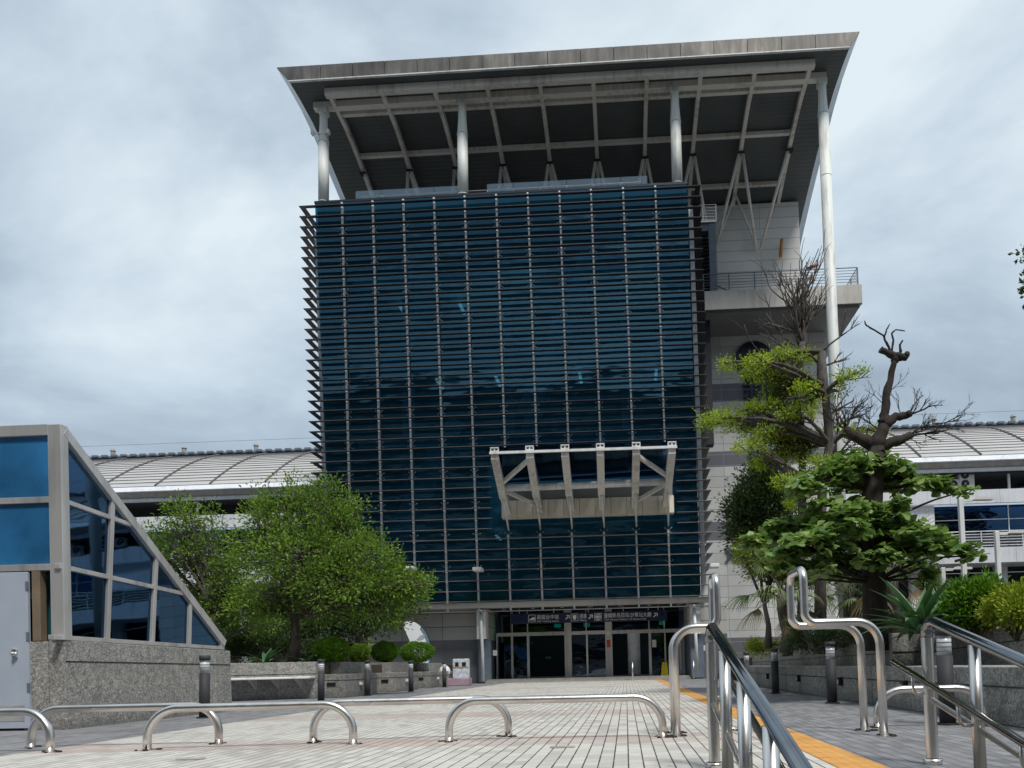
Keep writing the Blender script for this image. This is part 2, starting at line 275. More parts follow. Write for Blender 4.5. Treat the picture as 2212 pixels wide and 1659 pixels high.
# ------------------------------------------------------------------ mesh helpers
class MB:
    def __init__(s): s.v = []; s.f = []; s.mi = []; s.cur = 0
    def add(s, vs, fs):
        o = len(s.v); s.v += [tuple(v) for v in vs]; s.f += [tuple(i + o for i in f) for f in fs]; s.mi += [s.cur] * len(fs); return s
    def mat(s, i): s.cur = i; return s
    def box(s, a, b):
        x0, y0, z0 = [min(p, q) for p, q in zip(a, b)]; x1, y1, z1 = [max(p, q) for p, q in zip(a, b)]
        return s.add([(x0, y0, z0), (x1, y0, z0), (x1, y1, z0), (x0, y1, z0), (x0, y0, z1), (x1, y0, z1), (x1, y1, z1), (x0, y1, z1)],
                     [(0, 3, 2, 1), (4, 5, 6, 7), (0, 1, 5, 4), (1, 2, 6, 5), (2, 3, 7, 6), (3, 0, 4, 7)])
    def prism(s, poly, d):
        """closed polygon (list of points) swept along vector d"""
        n = len(poly); P = [Vector(p) for p in poly]; d = Vector(d); Q = [p + d for p in P]
        nrm = (P[1] - P[0]).cross(P[2] - P[1])
        fs = [tuple(range(n)), tuple(range(2 * n - 1, n - 1, -1))] + [((i + 1) % n, i, n + i, n + (i + 1) % n) for i in range(n)]
        if nrm.dot(d) > 0: fs = [tuple(reversed(f)) for f in fs]
        return s.add(P + Q, fs)
    def bar(s, a, b, w, h, up=(0, 0, 1)):
        """rectangular bar from a to b, w across, h along up"""
        a, b = Vector(a), Vector(b); t = (b - a).normalized(); r = t.cross(Vector(up)); r = r.normalized() if r.length > 1e-4 else Vector((1, 0, 0)); u = r.cross(t).normalized()
        q = [-r * w / 2 - u * h / 2, r * w / 2 - u * h / 2, r * w / 2 + u * h / 2, -r * w / 2 + u * h / 2]
        return s.add([a + k for k in q] + [b + k for k in q], [(0, 1, 2, 3), (7, 6, 5, 4), (1, 0, 4, 5), (2, 1, 5, 6), (3, 2, 6, 7), (0, 3, 7, 4)])
    def tube(s, pts, r, n=10, cap=True):
        P = [Vector(p) for p in pts]; m = len(P); rs = r if isinstance(r, (list, tuple)) else [r] * m; ref = None; vs = []
        for i, p in enumerate(P):
            t = (P[min(i + 1, m - 1)] - P[max(i - 1, 0)]).normalized()
            if ref is None:
                ref = Vector((0, 0, 1)) if abs(t.z) < .9 else Vector((1, 0, 0))
                ref = (ref - t * ref.dot(t)).normalized()
            else:
                ref = (ref - t * ref.dot(t)); ref = ref.normalized() if ref.length > 1e-5 else t.orthogonal().normalized()
            b = t.cross(ref)
            for k in range(n):
                an = 2 * math.pi * k / n; vs.append(p + (ref * math.cos(an) + b * math.sin(an)) * rs[i])
        fs = [(i * n + k, i * n + (k + 1) % n, (i + 1) * n + (k + 1) % n, (i + 1) * n + k) for i in range(m - 1) for k in range(n)]
        if cap: fs += [tuple(reversed(range(n))), tuple(range((m - 1) * n, m * n))]
        return s.add(vs, fs)
    def sphere(s, c, r, n=8, sq=(1, 1, 1)):
        c = Vector(c); vs = []; fs = []; m = n // 2 + 1
        for i in range(m + 1):
            a = math.pi * i / m
            for k in range(n): b = 2 * math.pi * k / n; vs.append((c.x + r * sq[0] * math.sin(a) * math.cos(b), c.y + r * sq[1] * math.sin(a) * math.sin(b), c.z + r * sq[2] * math.cos(a)))
        fs = [(i * n + k, (i + 1) * n + k, (i + 1) * n + (k + 1) % n, i * n + (k + 1) % n) for i in range(m) for k in range(n)]
        return s.add(vs, fs)
    def build(s, name, mat, parent=None, smooth=False, kind=None, bevel=0):
        me = bpy.data.meshes.new(name); me.from_pydata(s.v, [], s.f); me.update()
        for m in (mat if isinstance(mat, (list, tuple)) else [mat]): me.materials.append(m)
        if any(s.mi): me.polygons.foreach_set('material_index', s.mi)
        if smooth:
            me.polygons.foreach_set('use_smooth', [len(f) <= 4 for f in s.f])
        o = bpy.data.objects.new(name, me); COL.objects.link(o)
        if parent:
            o.parent = parent; q = parent; W = Matrix.Identity(4)
            while q: W = q.matrix_basis @ W; q = q.parent
            me.transform(W.inverted())
        if kind: o['kind'] = kind
        if bevel:
            b = o.modifiers.new('bevel', 'BEVEL'); b.width = bevel; b.segments = 2; b.limit_method = 'ANGLE'
        return o
def thing(name, label, cat, loc=(0, 0, 0), group=None):
    o = bpy.data.objects.new(name, None); COL.objects.link(o); o.location = loc; o.empty_display_size = .3
    o['label'] = label; o['category'] = cat
    if group: o['group'] = group
    return o
def tag(o, label, cat, group=None, kind=None):
    o['label'] = label; o['category'] = cat
    if group: o['group'] = group
    if kind: o['kind'] = kind
    return o
def dup(root, loc, label, group=None):
    r = root.copy(); COL.objects.link(r); r.location = loc; r['label'] = label
    if group: r['group'] = group
    for ch in list(root.children):
        c = ch.copy(); COL.objects.link(c); c.parent = r
        for g in list(ch.children):
            d = g.copy(); COL.objects.link(d); d.parent = c
    return r
def struct(name, mb, mat): return mb.build(name, mat, kind='structure')
def arc(c, r, a0, a1, ax, ay, n=8):
    c = Vector(c); ax = Vector(ax); ay = Vector(ay)
    return [c + ax * (r * math.cos(a0 + (a1 - a0) * i / n)) + ay * (r * math.sin(a0 + (a1 - a0) * i / n)) for i in range(n + 1)]
def text(body, size, loc, mat, name, parent=None, ext=.01, align='LEFT', squeeze=1., bold=0.):
    cu = bpy.data.curves.new(name, 'FONT'); cu.body = body; cu.size = size; cu.extrude = ext; cu.align_x = align; cu.offset = bold; cu.resolution_u = 3
    ob = bpy.data.objects.new(name, cu); COL.objects.link(ob); bpy.context.view_layer.update()
    dg = bpy.context.evaluated_depsgraph_get(); me = bpy.data.meshes.new_from_object(ob.evaluated_get(dg), depsgraph=dg); bpy.data.objects.remove(ob)
    me.name = name; me.transform(Matrix.Translation(loc) @ Matrix.Rotation(R_(90), 4, 'X') @ Matrix.Diagonal((squeeze, 1, 1, 1)))
    me.materials.clear(); me.materials.append(mat); o = bpy.data.objects.new(name, me); COL.objects.link(o)
    if parent: o.parent = parent; me.transform(parent.matrix_basis.inverted())
    return o

# ------------------------------------------------------------------ ground
g = MB()
ys = [(-900, -1.15), (-.2, -1.15), (4.35, -.008), (900, -.008)]
for i in range(3): g.add([(-900, ys[i][0], ys[i][1]), (900, ys[i][0], ys[i][1]), (900, ys[i + 1][0], ys[i + 1][1]), (-900, ys[i + 1][0], ys[i + 1][1])], [(0, 1, 2, 3)])
struct('ground', g, M['ground'])
def sheet(name, x0, x1, y0, y1, mat, z=0.): return struct(name, MB().add([(x0, y0, z), (x1, y0, z), (x1, y1, z), (x0, y1, z)], [(0, 1, 2, 3)]), mat)
sheet('plaza_paving', -5.35, 1.27, 4.4, 33.4, M['pave']); sheet('pavement', -11, -5.35, 4.4, 33.6, M['paveg']); sheet('pavement', 1.57, 3.7, 4.4, 33.4, M['paveg'])
st = MB(); st.box((1.272, 4.4, -.05), (1.568, 33.4, .004))
struct('tactile_strip', st, M['tactile'])
sm = MB()
for k in range(10): sm.box((-6, 4.4 - .45 * (k + 1), -1.3), (5.5, 4.4 - .45 * k, -.115 * (k + 1)))
struct('steps', sm, M['paveg'])

# ------------------------------------------------------------------ tower: glass box
TW = thing('station_tower', 'tall blue glass station tower with dark sun louvres under a big overhanging roof', 'building', (-5, 36, 0))
YF = 33.0
tl, tr, br, bl = oY(680, 438, YF), oY(1484, 399, YF), oY(1514, 1287, YF), oY(716, 1305, YF)
def fac(x, z, Y=YF): return None
xt = [740.4, 806.5, 872.3, 938.4, 1004.4, 1072.3, 1140.2, 1208.6, 1276.4, 1345.5, 1414.9]
xb = [763, 831, 900, 968, 1035.2, 1103.4, 1172.2, 1240.4, 1310, 1379.5, 1448.5]
def lineY(xa, xc, ya, yc, x): return ya + (yc - ya) * (x - xa) / (xc - xa)
topy = lambda x: lineY(680, 1484, 438, 399, x); boty = lambda x: lineY(716, 1514, 1305, 1287, x)
Xt = [tl.x] + [oY(x, topy(x), YF).x for x in xt] + [tr.x]; Xb = [bl.x] + [oY(x, boty(x), YF).x for x in xb] + [br.x]
ZT, ZB = 22.72, 3.72
def colX(i, z): return Xb[i] + (Xt[i] - Xb[i]) * (z - ZB) / (ZT - ZB)
NR = 13
gm = MB()
for r in range(NR):
    z0 = ZB + (ZT - ZB) * r / NR + .012; z1 = ZB + (ZT - ZB) * (r + 1) / NR - .012
    for i in range(12):
        tx, tz = random.gauss(0, .005), random.gauss(0, .005)
        p = [(colX(i, z0) + .012, YF + tx - tz, z0), (colX(i + 1, z0) - .012, YF - tx - tz, z0), (colX(i + 1, z1) - .012, YF - tx + tz, z1), (colX(i, z1) + .012, YF + tx + tz, z1)]
        gm.add(p, [(0, 1, 2, 3)])
gl = gm.build('glass_facade', M['towerglass'], TW)
# thin pane joints, bolted spider fittings behind the mullion lines
jm = MB(); sp = MB()
for r in range(1, NR):
    z = ZB + (ZT - ZB) * r / NR; jm.box((colX(0, z), YF + .005, z - .014), (colX(12, z), YF + .03, z + .014))
jm.build('pane_joint', M['louver'], gl)
# mullions standing in front of the glass
YM = 32.85
def mull(i, za, zb_):
    m = MB(); m.prism([(colX(i, za) - .04, YM, za), (colX(i, za) + .04, YM, za), (colX(i, zb_) + .04, YM, zb_), (colX(i, zb_) - .04, YM, zb_)], (0, .1, 0))
    for r in range(1, NR):
        z = ZB + (ZT - ZB) * r / NR; x = colX(i, z)
        if not (min(za, zb_) < z < max(za, zb_)): continue
        m.box((x - .02, YM + .1, z - .03), (x + .02, YF - .01, z + .03))
        m.bar((x - .16, YF - .05, z + .13), (x + .16, YF - .05, z - .13), .007, .007); m.bar((x - .16, YF - .05, z - .13), (x + .16, YF - .05, z + .13), .007, .007)
        for sx in (-1, 1):
            for sz in (-1, 1): m.sphere((x + sx * .16, YF - .05, z + sz * .13), .019, 6)
    m.build('mullion', M['mull'], TW)
zc1, zc0 = oY(1250, 965, 32.6).z, oY(1250, 1148, 32.6).z
for i in range(1, 12):
    if i >= 6: mull(i, 3.25, zc0); mull(i, zc1, ZT - .1)
    else: mull(i, 3.25, ZT - .1)
# louvre rings
yl0 = lambda k: 444.5 + 22.15 * k
NL = 41
for k in range(NL):
    xl = 645 + .0446 * 22.15 * k; z = oY(xl, yl0(k), 32.6).z
    XL = oY(xl, yl0(k), 32.6).x; yr_ = 402 + 21.95 * k; XR = oY(1514 + .0342 * (yr_ - 402), yr_, 32.6).x
    YB = 37.0
    def blade(m, x0, x1, Y0=32.6):
        # slim aerofoil blade: pointed front, dark underside
        P = [(x0, Y0, z), (x0, Y0 + .05, z + .022), (x0, Y0 + .21, z + .03), (x0, Y0 + .21, z - .01), (x0, Y0 + .025, z - .022)]
        m.prism(P, (x1 - x0, 0, 0)); m.mi[-5] = 1; m.mi[-1] = 1  # nose faces coloured lighter, as if catching the light
    m = MB()
    if zc0 + .05 < z < zc1 - .05:
        xa = oY(1058, 1040, 32.3).x; xb_ = oY(1462, 1040, 32.3).x
        blade(m, XL, xa); m.build('louver', [M['louver'], M['louver_edge']], TW); m = MB(); blade(m, xb_, XR)
    else: blade(m, XL, XR)
    if k < NL - 4:
        m.box((XL + .002, 32.812, z - .012), (XL + .24, YB, z + .022)); m.box((XR - .24, 32.812, z - .012), (XR - .002, YB, z + .022))
    o = m.build('louver', [M['louver'], M['louver_edge']], TW)
# corner posts that carry the side louvres
for (xa, ya, xc, yc, Yp) in ((684, 500, 703, 1130, 33.6), (1492, 450, 1522, 1290, 33.45)):
    a = oY(xa, ya, Yp); b = oY(xc, yc, Yp); m = MB(); m.prism([(a.x - .1, Yp, a.z), (a.x + .1, Yp, a.z), (b.x + .1, Yp, b.z), (b.x - .1, Yp, b.z)], (0, .35, 0)); m.build('corner_post', M['white'], TW)
# side glass, deck, bottom beam and soffit
for X0, X1 in ((tl.x, bl.x), (tr.x, br.x)): MB().add([(X1, YF + .02, ZB), (X1, 39.9, ZB), (X0, 39.9, ZT), (X0, YF + .02, ZT)], [(0, 1, 2, 3)]).build('side_glass', M['towerglass'], TW)
dk = MB(); dk.box((tl.x - .03, YF + .0, ZT + .01), (tr.x + .03, 39.95, ZT + .12)); dk.build('roof_deck', M['louver'], TW)
bb = MB(); bb.box((oY(705, 1305, 32.85).x, 32.8, 3.38), (oY(1530, 1290, 32.85).x, 33.2, 3.62)); bb.build('bottom_beam', M['conc'], TW)
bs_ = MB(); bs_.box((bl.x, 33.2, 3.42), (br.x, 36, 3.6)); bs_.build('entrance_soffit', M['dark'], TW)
for k in range(7):
    c = MB(); X = -5.6 + k * 1.35; c.tube([(X, 34.1, 3.4), (X, 34.1, 3.43)], .09, 12); c.build('downlight', M['lens'], TW)
# interior seen through the tinted glass
inn = MB()
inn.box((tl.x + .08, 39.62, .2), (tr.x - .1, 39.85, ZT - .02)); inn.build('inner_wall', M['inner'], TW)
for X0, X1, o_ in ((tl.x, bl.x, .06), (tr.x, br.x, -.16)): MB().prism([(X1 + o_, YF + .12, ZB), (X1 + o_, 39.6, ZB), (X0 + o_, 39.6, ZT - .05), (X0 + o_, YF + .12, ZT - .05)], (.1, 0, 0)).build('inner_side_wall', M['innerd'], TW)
for z in (7.6, 11.6, 15.6, 19.4):
    s_ = MB(); s_.box((-12.9, 35.3 if z < 15 else 34.6, z), (3.2, 39.7, z + .4)); s_.build('floor_slab', M['slab'], TW)
for x in (-10.5, -5.5, .4):
    s_ = MB(); s_.tube([(x, 35.8, .2), (x, 35.8, ZT)], .3, 16); s_.build('inner_column', M['slab'], TW, smooth=True)
for (x0, z0, x1, z1, y) in ((-11.9, 3.8, -7.6, 11.6, 34.3), (-4.4, 11.8, -1.2, 19.4, 34.4)):
    s_ = MB(); s_.bar((x0, y, z0), (x1, y, z1), 1.1, .5); s_.bar((x0, y - .56, z0 + .75), (x1, y - .56, z1 + .75), .04, .9); s_.build('escalator', M['slab'], TW)
s_ = MB()
for (x, z) in ((-11, 19), (-8, 19.1), (-6.2, 15.2), (-2, 15.2), (-9.2, 15.2), (-3.4, 11.2), (-8.8, 11.2), (-6.3, 7.2), (1.6, 11.2), (1.8, 15.2)): MB().box((x, 35.9, z - .02), (x + .14, 37.2, z + .03)).build('ceiling_fitting', M['lamp'], TW)

# ------------------------------------------------------------------ roof
prof = [(31.85, 27.86), (33.0, 27.9), (34.5, 27.84), (36.0, 27.55), (37.3, 27.15), (39.0, 26.62), (41, 25.95), (43, 25.15), (45, 24.2), (47, 23.1)]
def zr(y):
    for (a, b), (c_, d_) in zip(prof, prof[1:]):
        if y <= c_: return b + (d_ - b) * (y - a) / (c_ - a)
    return prof[-1][1]
XLr, XRr = -14.82, 10.62; XLo, XRo = -15.38, 11.08
RF = thing('tower_roof', 'huge curved roof on pale columns above the glass tower, stained metal front edge', 'roof', (-2, 36, 27.6))
m = MB()
for (a, b), (c_, d_) in zip(prof, prof[1:]): m.add([(XLr, a, b), (XRr, a, b), (XRr, c_, d_), (XLr, c_, d_)], [(3, 2, 1, 0)])
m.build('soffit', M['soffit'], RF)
m = MB()
for (a, b), (c_, d_) in zip(prof, prof[1:]): m.add([(XLo, a - .02, b + .66), (XRo, a - .02, b + .66), (XRo, c_, d_ + .66), (XLo, c_, d_ + .66)], [(0, 1, 2, 3)])
m.build('roof_sheet', M['roofm'], RF)
NP = 17
for i in range(NP):      # fascia panels: leaning outward, each weathered
    u0, u1 = i / NP, (i + 1) / NP; gap = .012
    xb0, xb1 = XLr + (XRr - XLr) * u0 + gap, XLr + (XRr - XLr) * u1 - gap; x0 = xb0 if i else XLo; x1 = xb1 if i < NP - 1 else XRo
    m = MB(); m.prism([(xb0, 31.84, 27.86), (xb1, 31.84, 27.86), (x1, 31.80, 28.52), (x0, 31.80, 28.52)], (0, .05, 0)); m.build('fascia_panel', M['fascia'], RF)
m = MB(); m.box((XLr, 31.79, 27.81), (XRr, 31.9, 27.855)); m.build('drip_edge', M['white'], RF)
for XI, XO in ((XLr, XLo), (XRr, XRo)):
    m = MB()
    for (a, b), (c_, d_) in zip(prof, prof[1:]):
        m.add([(XI, a, b), (XI, c_ - .012, d_), (XO, c_ - .012, d_ + .655), (XO, a, b + .655)], [(0, 1, 2, 3)])
        m.add([(XI, c_ - .012, d_), (XI, c_, d_), (XO, c_, d_ + .64), (XO, c_ - .012, d_ + .64)], [(0, 1, 2, 3)])
    m.build('verge', M['verge'], RF)
# purlins and rafters
a, b = oY(705, 212, 32.45), oY(1758, 152, 32.45); pur1 = (a.x, b.x)
m = MB(); m.box((a.x - .05, 32.34, 27.52), (b.x + .05, 32.62, 27.84)); m.build('front_purlin', M['beam'], RF)
m = MB(); m.box((-14.25, 33.15, 27.56), (9.95, 33.47, 27.86)); m.build('purlin', M['beam'], RF)
m = MB(); m.box((a.x, 33.75, 27.62), (b.x, 33.95, 27.84)); m.build('purlin', M['beam'], RF)
raf = [a.x + .12 + (b.x - a.x - .24) * i / 9 for i in range(10)]
for Yp, h in ((36.3, .2), (39.0, .2), (41.0, .2)):
    m = MB(); z = zr(Yp); m.box((raf[0], Yp - .1, z - h - .02), (raf[-1], Yp + .1, z - .03)); m.build('purlin', M['beam'], RF)
for x in raf:
    m = MB(); Y = 32.62
    pts = [32.63, 33.6, 34.5, 35.4, 36.3, 37.3, 38.2, 39, 40, 41.2, 42.3]
    lo = [(x - .11, y, zr(y) - .34) for y in pts]; hi = [(x - .11, y, zr(y) - .02) for y in reversed(pts)]
    for p, q in zip(pts, pts[1:]):
        m.prism([(x - .09, p, zr(p) - .32), (x - .09, q, zr(q) - .32), (x - .09, q, zr(q) - .02), (x - .09, p, zr(p) - .02)], (.18, 0, 0))
    m.build('rafter', M['beam'], RF)
# V struts
zn = zr(37.0) - .36; mids = [(raf[i] + raf[i + 1]) / 2 for i in range(9)]; zs = oY(1646, 545, 39.8).z
for i, x in enumerate(raf):
    for j in (i - 1, i):
        if 0 <= j < 9:
            m = MB(); m.tube([(x + (.09 if j == i else -.09), 37.0, zn), (mids[j] + (-.1 if j == i else .1), 39.75, zs + .1)], [.085, .075], 12); m.build('strut', M['beam'], RF, smooth=True)
            if i in (8,) : 
                m = MB(); m.tube([(x, 39.2, zr(39.2) - .4), (mids[j] + (-.1 if j == i else .1), 39.78, zs + .35)], [.07, .07], 10); m.build('strut', M['beam'], RF, smooth=True)
    m = MB(); m.box((x - .17, 36.85, zn - .05), (x + .17, 37.15, zn + .02)); m.prism([(x - .12, 36.95, zn), (x + .12, 36.95, zn), (x, 36.95, zn + .35)], (0, .1, 0)); m.build('strut_shoe', M['barkd'], RF)
# tall columns
def col(xp_, yt, zbot, seam=True):
    t_ = oY(xp_, yt, 33.3); m = MB(); r = .245
    m.tube([(t_.x, 33.3, zbot), (t_.x, 33.3, 25.9)], r, 28)
    if seam: m.tube([(t_.x, 33.3, 25.88), (t_.x, 33.3, 25.96)], r + .012, 28); m.tube([(t_.x, 33.3, 22.9), (t_.x, 33.3, 22.93)], r + .006, 28)
    c = m.build('column', M['column'], RF, smooth=True)
    h = MB(); h.tube([(t_.x, 33.3, 25.96), (t_.x, 33.3, 27.3)], [r, .16], 8); 
    for sx, sy in ((1, 0), (-1, 0), (0, -1)): h.box((t_.x + sx * .17 - .02, 33.3 + sy * .17 - .02, 25.9), (t_.x + sx * .17 + .02, 33.3 + sy * .17 + .02, 27.5))
    h.box((t_.x - .2, 33.1, 27.3), (t_.x + .2, 33.5, 27.555)); h.build('column_head', M['column'], RF)
for xp_, yt in ((699, 232), (998, 218), (1457, 195)): col(xp_, yt, 22.84)
col(1775, 172, 0)
# floodlights clamped to the left column
m = MB(); t_ = oY(697, 320, 33.3)
m.bar((t_.x - .4, 33.1, t_.z + .6), (t_.x + .4, 33.1, t_.z + .6), .05, .05)
for sx in (-1, 1): m.box((t_.x + sx * .38 - .06, 32.95, t_.z + .5), (t_.x + sx * .38 + .06, 33.15, t_.z + .68))
m.build('floodlight', M['white'], RF)
# glass balustrade at the deck edge
BL = thing('roof_balustrade', 'frameless glass balustrade along the top edge of the tower, below the big roof', 'balustrade', (-6, 33.5, 22.84))
p0, p1 = oY(768, 432, 33.45).x, oY(1399, 402, 33.45).x; nb = 11; xs = [p0 + (p1 - p0) * i / nb for i in range(nb + 1)]
for i in range(nb):
    if i == 4: continue
    m = MB(); m.box((xs[i] + .01, 33.44, 22.9), (xs[i + 1] - .01, 33.46, 23.52)); m.build('pane', M['gpane'], BL)
m = MB()
for x in xs[1:-1]: m.box((x - .025, 33.55, 22.84), (x + .025, 33.6, 23.3)); m.sphere((x - .09, 33.42, 23.08), .035, 6); m.sphere((x + .09, 33.42, 23.08), .035, 6)
m.build('post', M['steel'], BL); m = MB(); m.tube([(xs[0] + .3, 33.6, 23.32), (xs[-1] - .3, 33.6, 23.32)], .03, 8); m.build('handrail', M['steel'], BL)

# ------------------------------------------------------------------ canopy over the entrance
CN = thing('entrance_canopy', 'white steel ribbed canopy projecting from the glass facade above the doors', 'canopy', (-1.6, 30.5, 8))
fr = [(1062.5, 983), (1138.4, 979.5), (1214.7, 977), (1291, 974.5), (1368.6, 972), (1445.8, 970.5)]
bk = [(1096.5, 1104), (1165.8, 1100), (1234, 1097), (1300, 1094), (1370.5, 1090), (1437.3, 1087)]
mid = [(1083, 1058), (1154, 1054), (1226, 1052), (1296, 1049), (1367, 1047), (1437, 1045)]
FR = [oY(x + 6, y + 3, 29.0) for x, y in fr]; BK = [oY(x, y, 32.0) for x, y in bk]; MD = [oY(x, y, 30.4) for x, y in mid]
for i in range(6):
    f, k = FR[i], BK[i]; q = f.lerp(k, .62); m = MB()
    m.prism([(f.x - .155, f.y, f.z - .12), (q.x - .15, q.y, q.z - .34), (q.x - .15, q.y, q.z + .1), (f.x - .155, f.y, f.z + .1)], (.30, 0, 0))
    m.prism([(q.x - .13, q.y, q.z - .28), (k.x - .12, k.y, k.z - .16), (k.x - .12, k.y, k.z + .22), (q.x - .13, q.y, q.z + .1)], (.26, 0, 0))
    m.build('rib', M['beam'], CN)
    bot = oY(xb[5 + i] - 4.5, 1146 - i * 2.2, 32.66)
    m = MB(); m.tube([q + Vector((0, .1, -.3)), bot], [.085, .035], 10); m.build('stay', M['beam'], CN, smooth=True)
    m = MB(); m.box((f.x - .17, f.y - .06, f.z + .16), (f.x + .17, f.y + .1, f.z + .22)); m.box((f.x - .17, f.y - .06, f.z + .32), (f.x + .17, f.y + .1, f.z + .36)); m.box((f.x - .03, f.y - .04, f.z + .14), (f.x + .03, f.y + .06, f.z + .36))
    for sx in (-1, 1): m.box((f.x + sx * .15 - .02, f.y - .05, f.z + .2), (f.x + sx * .15 + .02, f.y + .05, f.z + .33))
    m.build('glass_clamp', M['white'], CN)
m = MB(); m.bar(FR[0] + Vector((-.2, -.05, .13)), FR[5] + Vector((.2, -.05, .13)), .08, .1); m.build('front_bar', M['white'], CN)
ta, tb = FR[0].lerp(BK[0], .52), FR[5].lerp(BK[5], .52)
m = MB(); m.tube([ta + Vector((-.05, 0, -.1)), tb + Vector((.05, 0, -.1))], .15, 16); m.build('cross_tube', M['white'], CN, smooth=True)
ta, tb = FR[0].lerp(BK[0], .3), FR[5].lerp(BK[5], .3)
m = MB(); m.tube([ta + Vector((.6, 1.6, .62)), tb + Vector((-.4, 1.6, .62))], .12, 12); m.build('cross_tube', M['slate'], CN, smooth=True)
for s0, s1 in ((0, 1), (5, 4)):
    m = MB(); m.bar(FR[s1].lerp(BK[s1], .04) + Vector((0, 0, -.05)), FR[s0].lerp(BK[s0], .46) + Vector((0, 0, -.05)), .16, .14); m.build('brace', M['beam'], CN)
    m = MB(); m.bar(FR[s0].lerp(BK[s0], .56) + Vector((0, 0, -.05)), BK[s1] + Vector((0, 0, .1)), .16, .14); m.build('brace', M['beam'], CN)
pl, pr_ = oY(1083, 1098, 32.0), oY(1456, 1080, 32.0)
zt_, zb2 = pl.z + .33, pl.z - .42
nP = 11
for i in range(nP):
    x0 = pl.x + (pr_.x - pl.x) * i / nP + .008; x1 = pl.x + (pr_.x - pl.x) * (i + 1) / nP - .008
    m = MB(); m.box((x0, 32.02, zb2), (x1, 32.5, zt_)); m.build('gutter_panel', M['cream'], CN)
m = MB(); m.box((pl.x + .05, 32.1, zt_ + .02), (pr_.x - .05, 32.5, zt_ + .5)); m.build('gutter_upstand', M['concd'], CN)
for i in range(5):
    a_, b_, c_, d_ = FR[i], FR[i + 1], BK[i + 1], BK[i]; m = MB(); o_ = Vector((0, 0, .34)); e_ = Vector((.02, 0, 0))
    if i == 0: a_ = a_ + Vector((-.35, 0, 0)); d_ = d_ + Vector((-.3, 0, 0))
    if i == 4: b_ = b_ + Vector((.35, 0, 0)); c_ = c_ + Vector((.3, 0, 0))
    m.prism([a_ + o_ + e_, b_ + o_ - e_, c_ + Vector((0, .2, 1.3)) - e_, d_ + Vector((0, .2, 1.3)) + e_], (0, 0, .02)); m.build('glass_pane', M['gpane' if 0 else 'wingglass'], CN)

# ------------------------------------------------------------------ right stone wall, balcony, stair shaft
SB = thing('stone_wing', 'grey white stone clad station wall right of the glass tower, banded in dark grey', 'building', (8, 40, 0))
xr1, xr2 = oY(1727, 500, 40).x, oY(1788, 900, 40).x
m = MB(); m.box((2.5, 40, 18.8), (xr1, 47, 25.6)); m.prism([(2.5, 40, 25.6), (2.5, 47, 25.6), (2.5, 40, 26.05)], (xr1 - 2.5, 0, 0)); m.box((2.5, 40, -.1), (xr2, 47, 18.7)); m.build('wall', M['walltile'], SB)
bx0, bx1 = 4.5, 12.46
BA = MB(); BA.box((bx0, 37.2, 18.76), (bx1, 39.98, 19.76)); BA.box((xr2 + .01, 39.98, 18.76), (bx1, 45, 19.76)); 
ba = BA.build('balcony', [M['conc']], SB, bevel=.015)
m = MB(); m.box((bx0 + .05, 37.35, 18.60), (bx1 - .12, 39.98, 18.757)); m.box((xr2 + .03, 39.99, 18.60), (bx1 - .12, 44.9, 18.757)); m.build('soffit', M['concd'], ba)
m = MB(); m.box((bx0 + .1, 37.18, 18.70), (bx1 - .02, 37.24, 18.74)); m.build('drip_line', M['louver'], ba)
rl = MB()
for k in range(7):
    z = 19.84 + .15 * k; r_ = .028 if k == 6 else .016
    rl.tube([(bx0 - .1, 37.4, z), (bx1 - .12, 37.4, z), (bx1 - .12, 44.8, z)], r_, 6)
for x in np.linspace(bx0, bx1 - .12, 7): rl.box((x - .03, 37.38, 19.76), (x + .03, 37.42, 20.74))
for y in np.linspace(38.5, 44.8, 6): rl.box((bx1 - .14, y - .03, 19.76), (bx1 - .1, y + .03, 20.74))
rl.build('railing', M['slate'], SB)
# steps visible behind the railing, the slate frame of the shaft and its little cage
m = MB(); 
for dy in (0, .35, .7): m.bar((5.2, 39.6, 21.4 - dy), (8.4, 39.6, 19.8 - dy * .2), .06, .06)
m.build('stair_string', M['slate'], SB)
a_, b_ = oY(1529, 484, 37.6), oY(1545, 620, 37.6)
m = MB(); m.box((a_.x, 37.4, 19.8), (a_.x + .36, 37.8, a_.z)); m.box((3.9, 37.45, a_.z - .45), (a_.x, 37.75, a_.z)); m.build('shaft_frame', M['slate'], SB)
m = MB(); 
for k in range(20): m.box((3.75, 37.6, 19.0 + k * .21), (a_.x, 37.95, 19.04 + k * .21))
m.box((3.6, 38.0, 12), (a_.x, 38.6, a_.z - .5)); m.build('shaft_louvers', M['dark'], SB)
cg = MB(); cx0, cx1, cz = 3.9, a_.x + .4, a_.z + .05
for k in range(6):
    z = cz + .16 * k; cg.tube([(cx0, 37.3, z), (cx1, 37.3, z), (cx1, 38.3, z), (cx0, 38.3, z)], .018, 6)
for x in (cx0, (cx0 + cx1) / 2, cx1):
    for y in (37.3, 38.3): cg.box((x - .02, y - .02, cz - .1), (x + .02, y + .02, cz + .8))
cg.box((cx0, 37.3, cz - .12), (cx1, 38.3, cz - .04)); cg.build('cage_railing', M['steel'], SB)
for (xa, ya, xc, yc, mt, Yp) in ((1689, 517, 1686, 555, 'orange', 39.7), (1742, 582, 1768, 571, 'brownp', 38.8), (1742, 604, 1758, 597, 'orange', 38.8)):
    m = MB(); m.tube([oY(xa, ya, Yp), oY(xc, yc, Yp - .2)], .09, 10); o = m.build('standing_pipe', M[mt], SB, smooth=True)
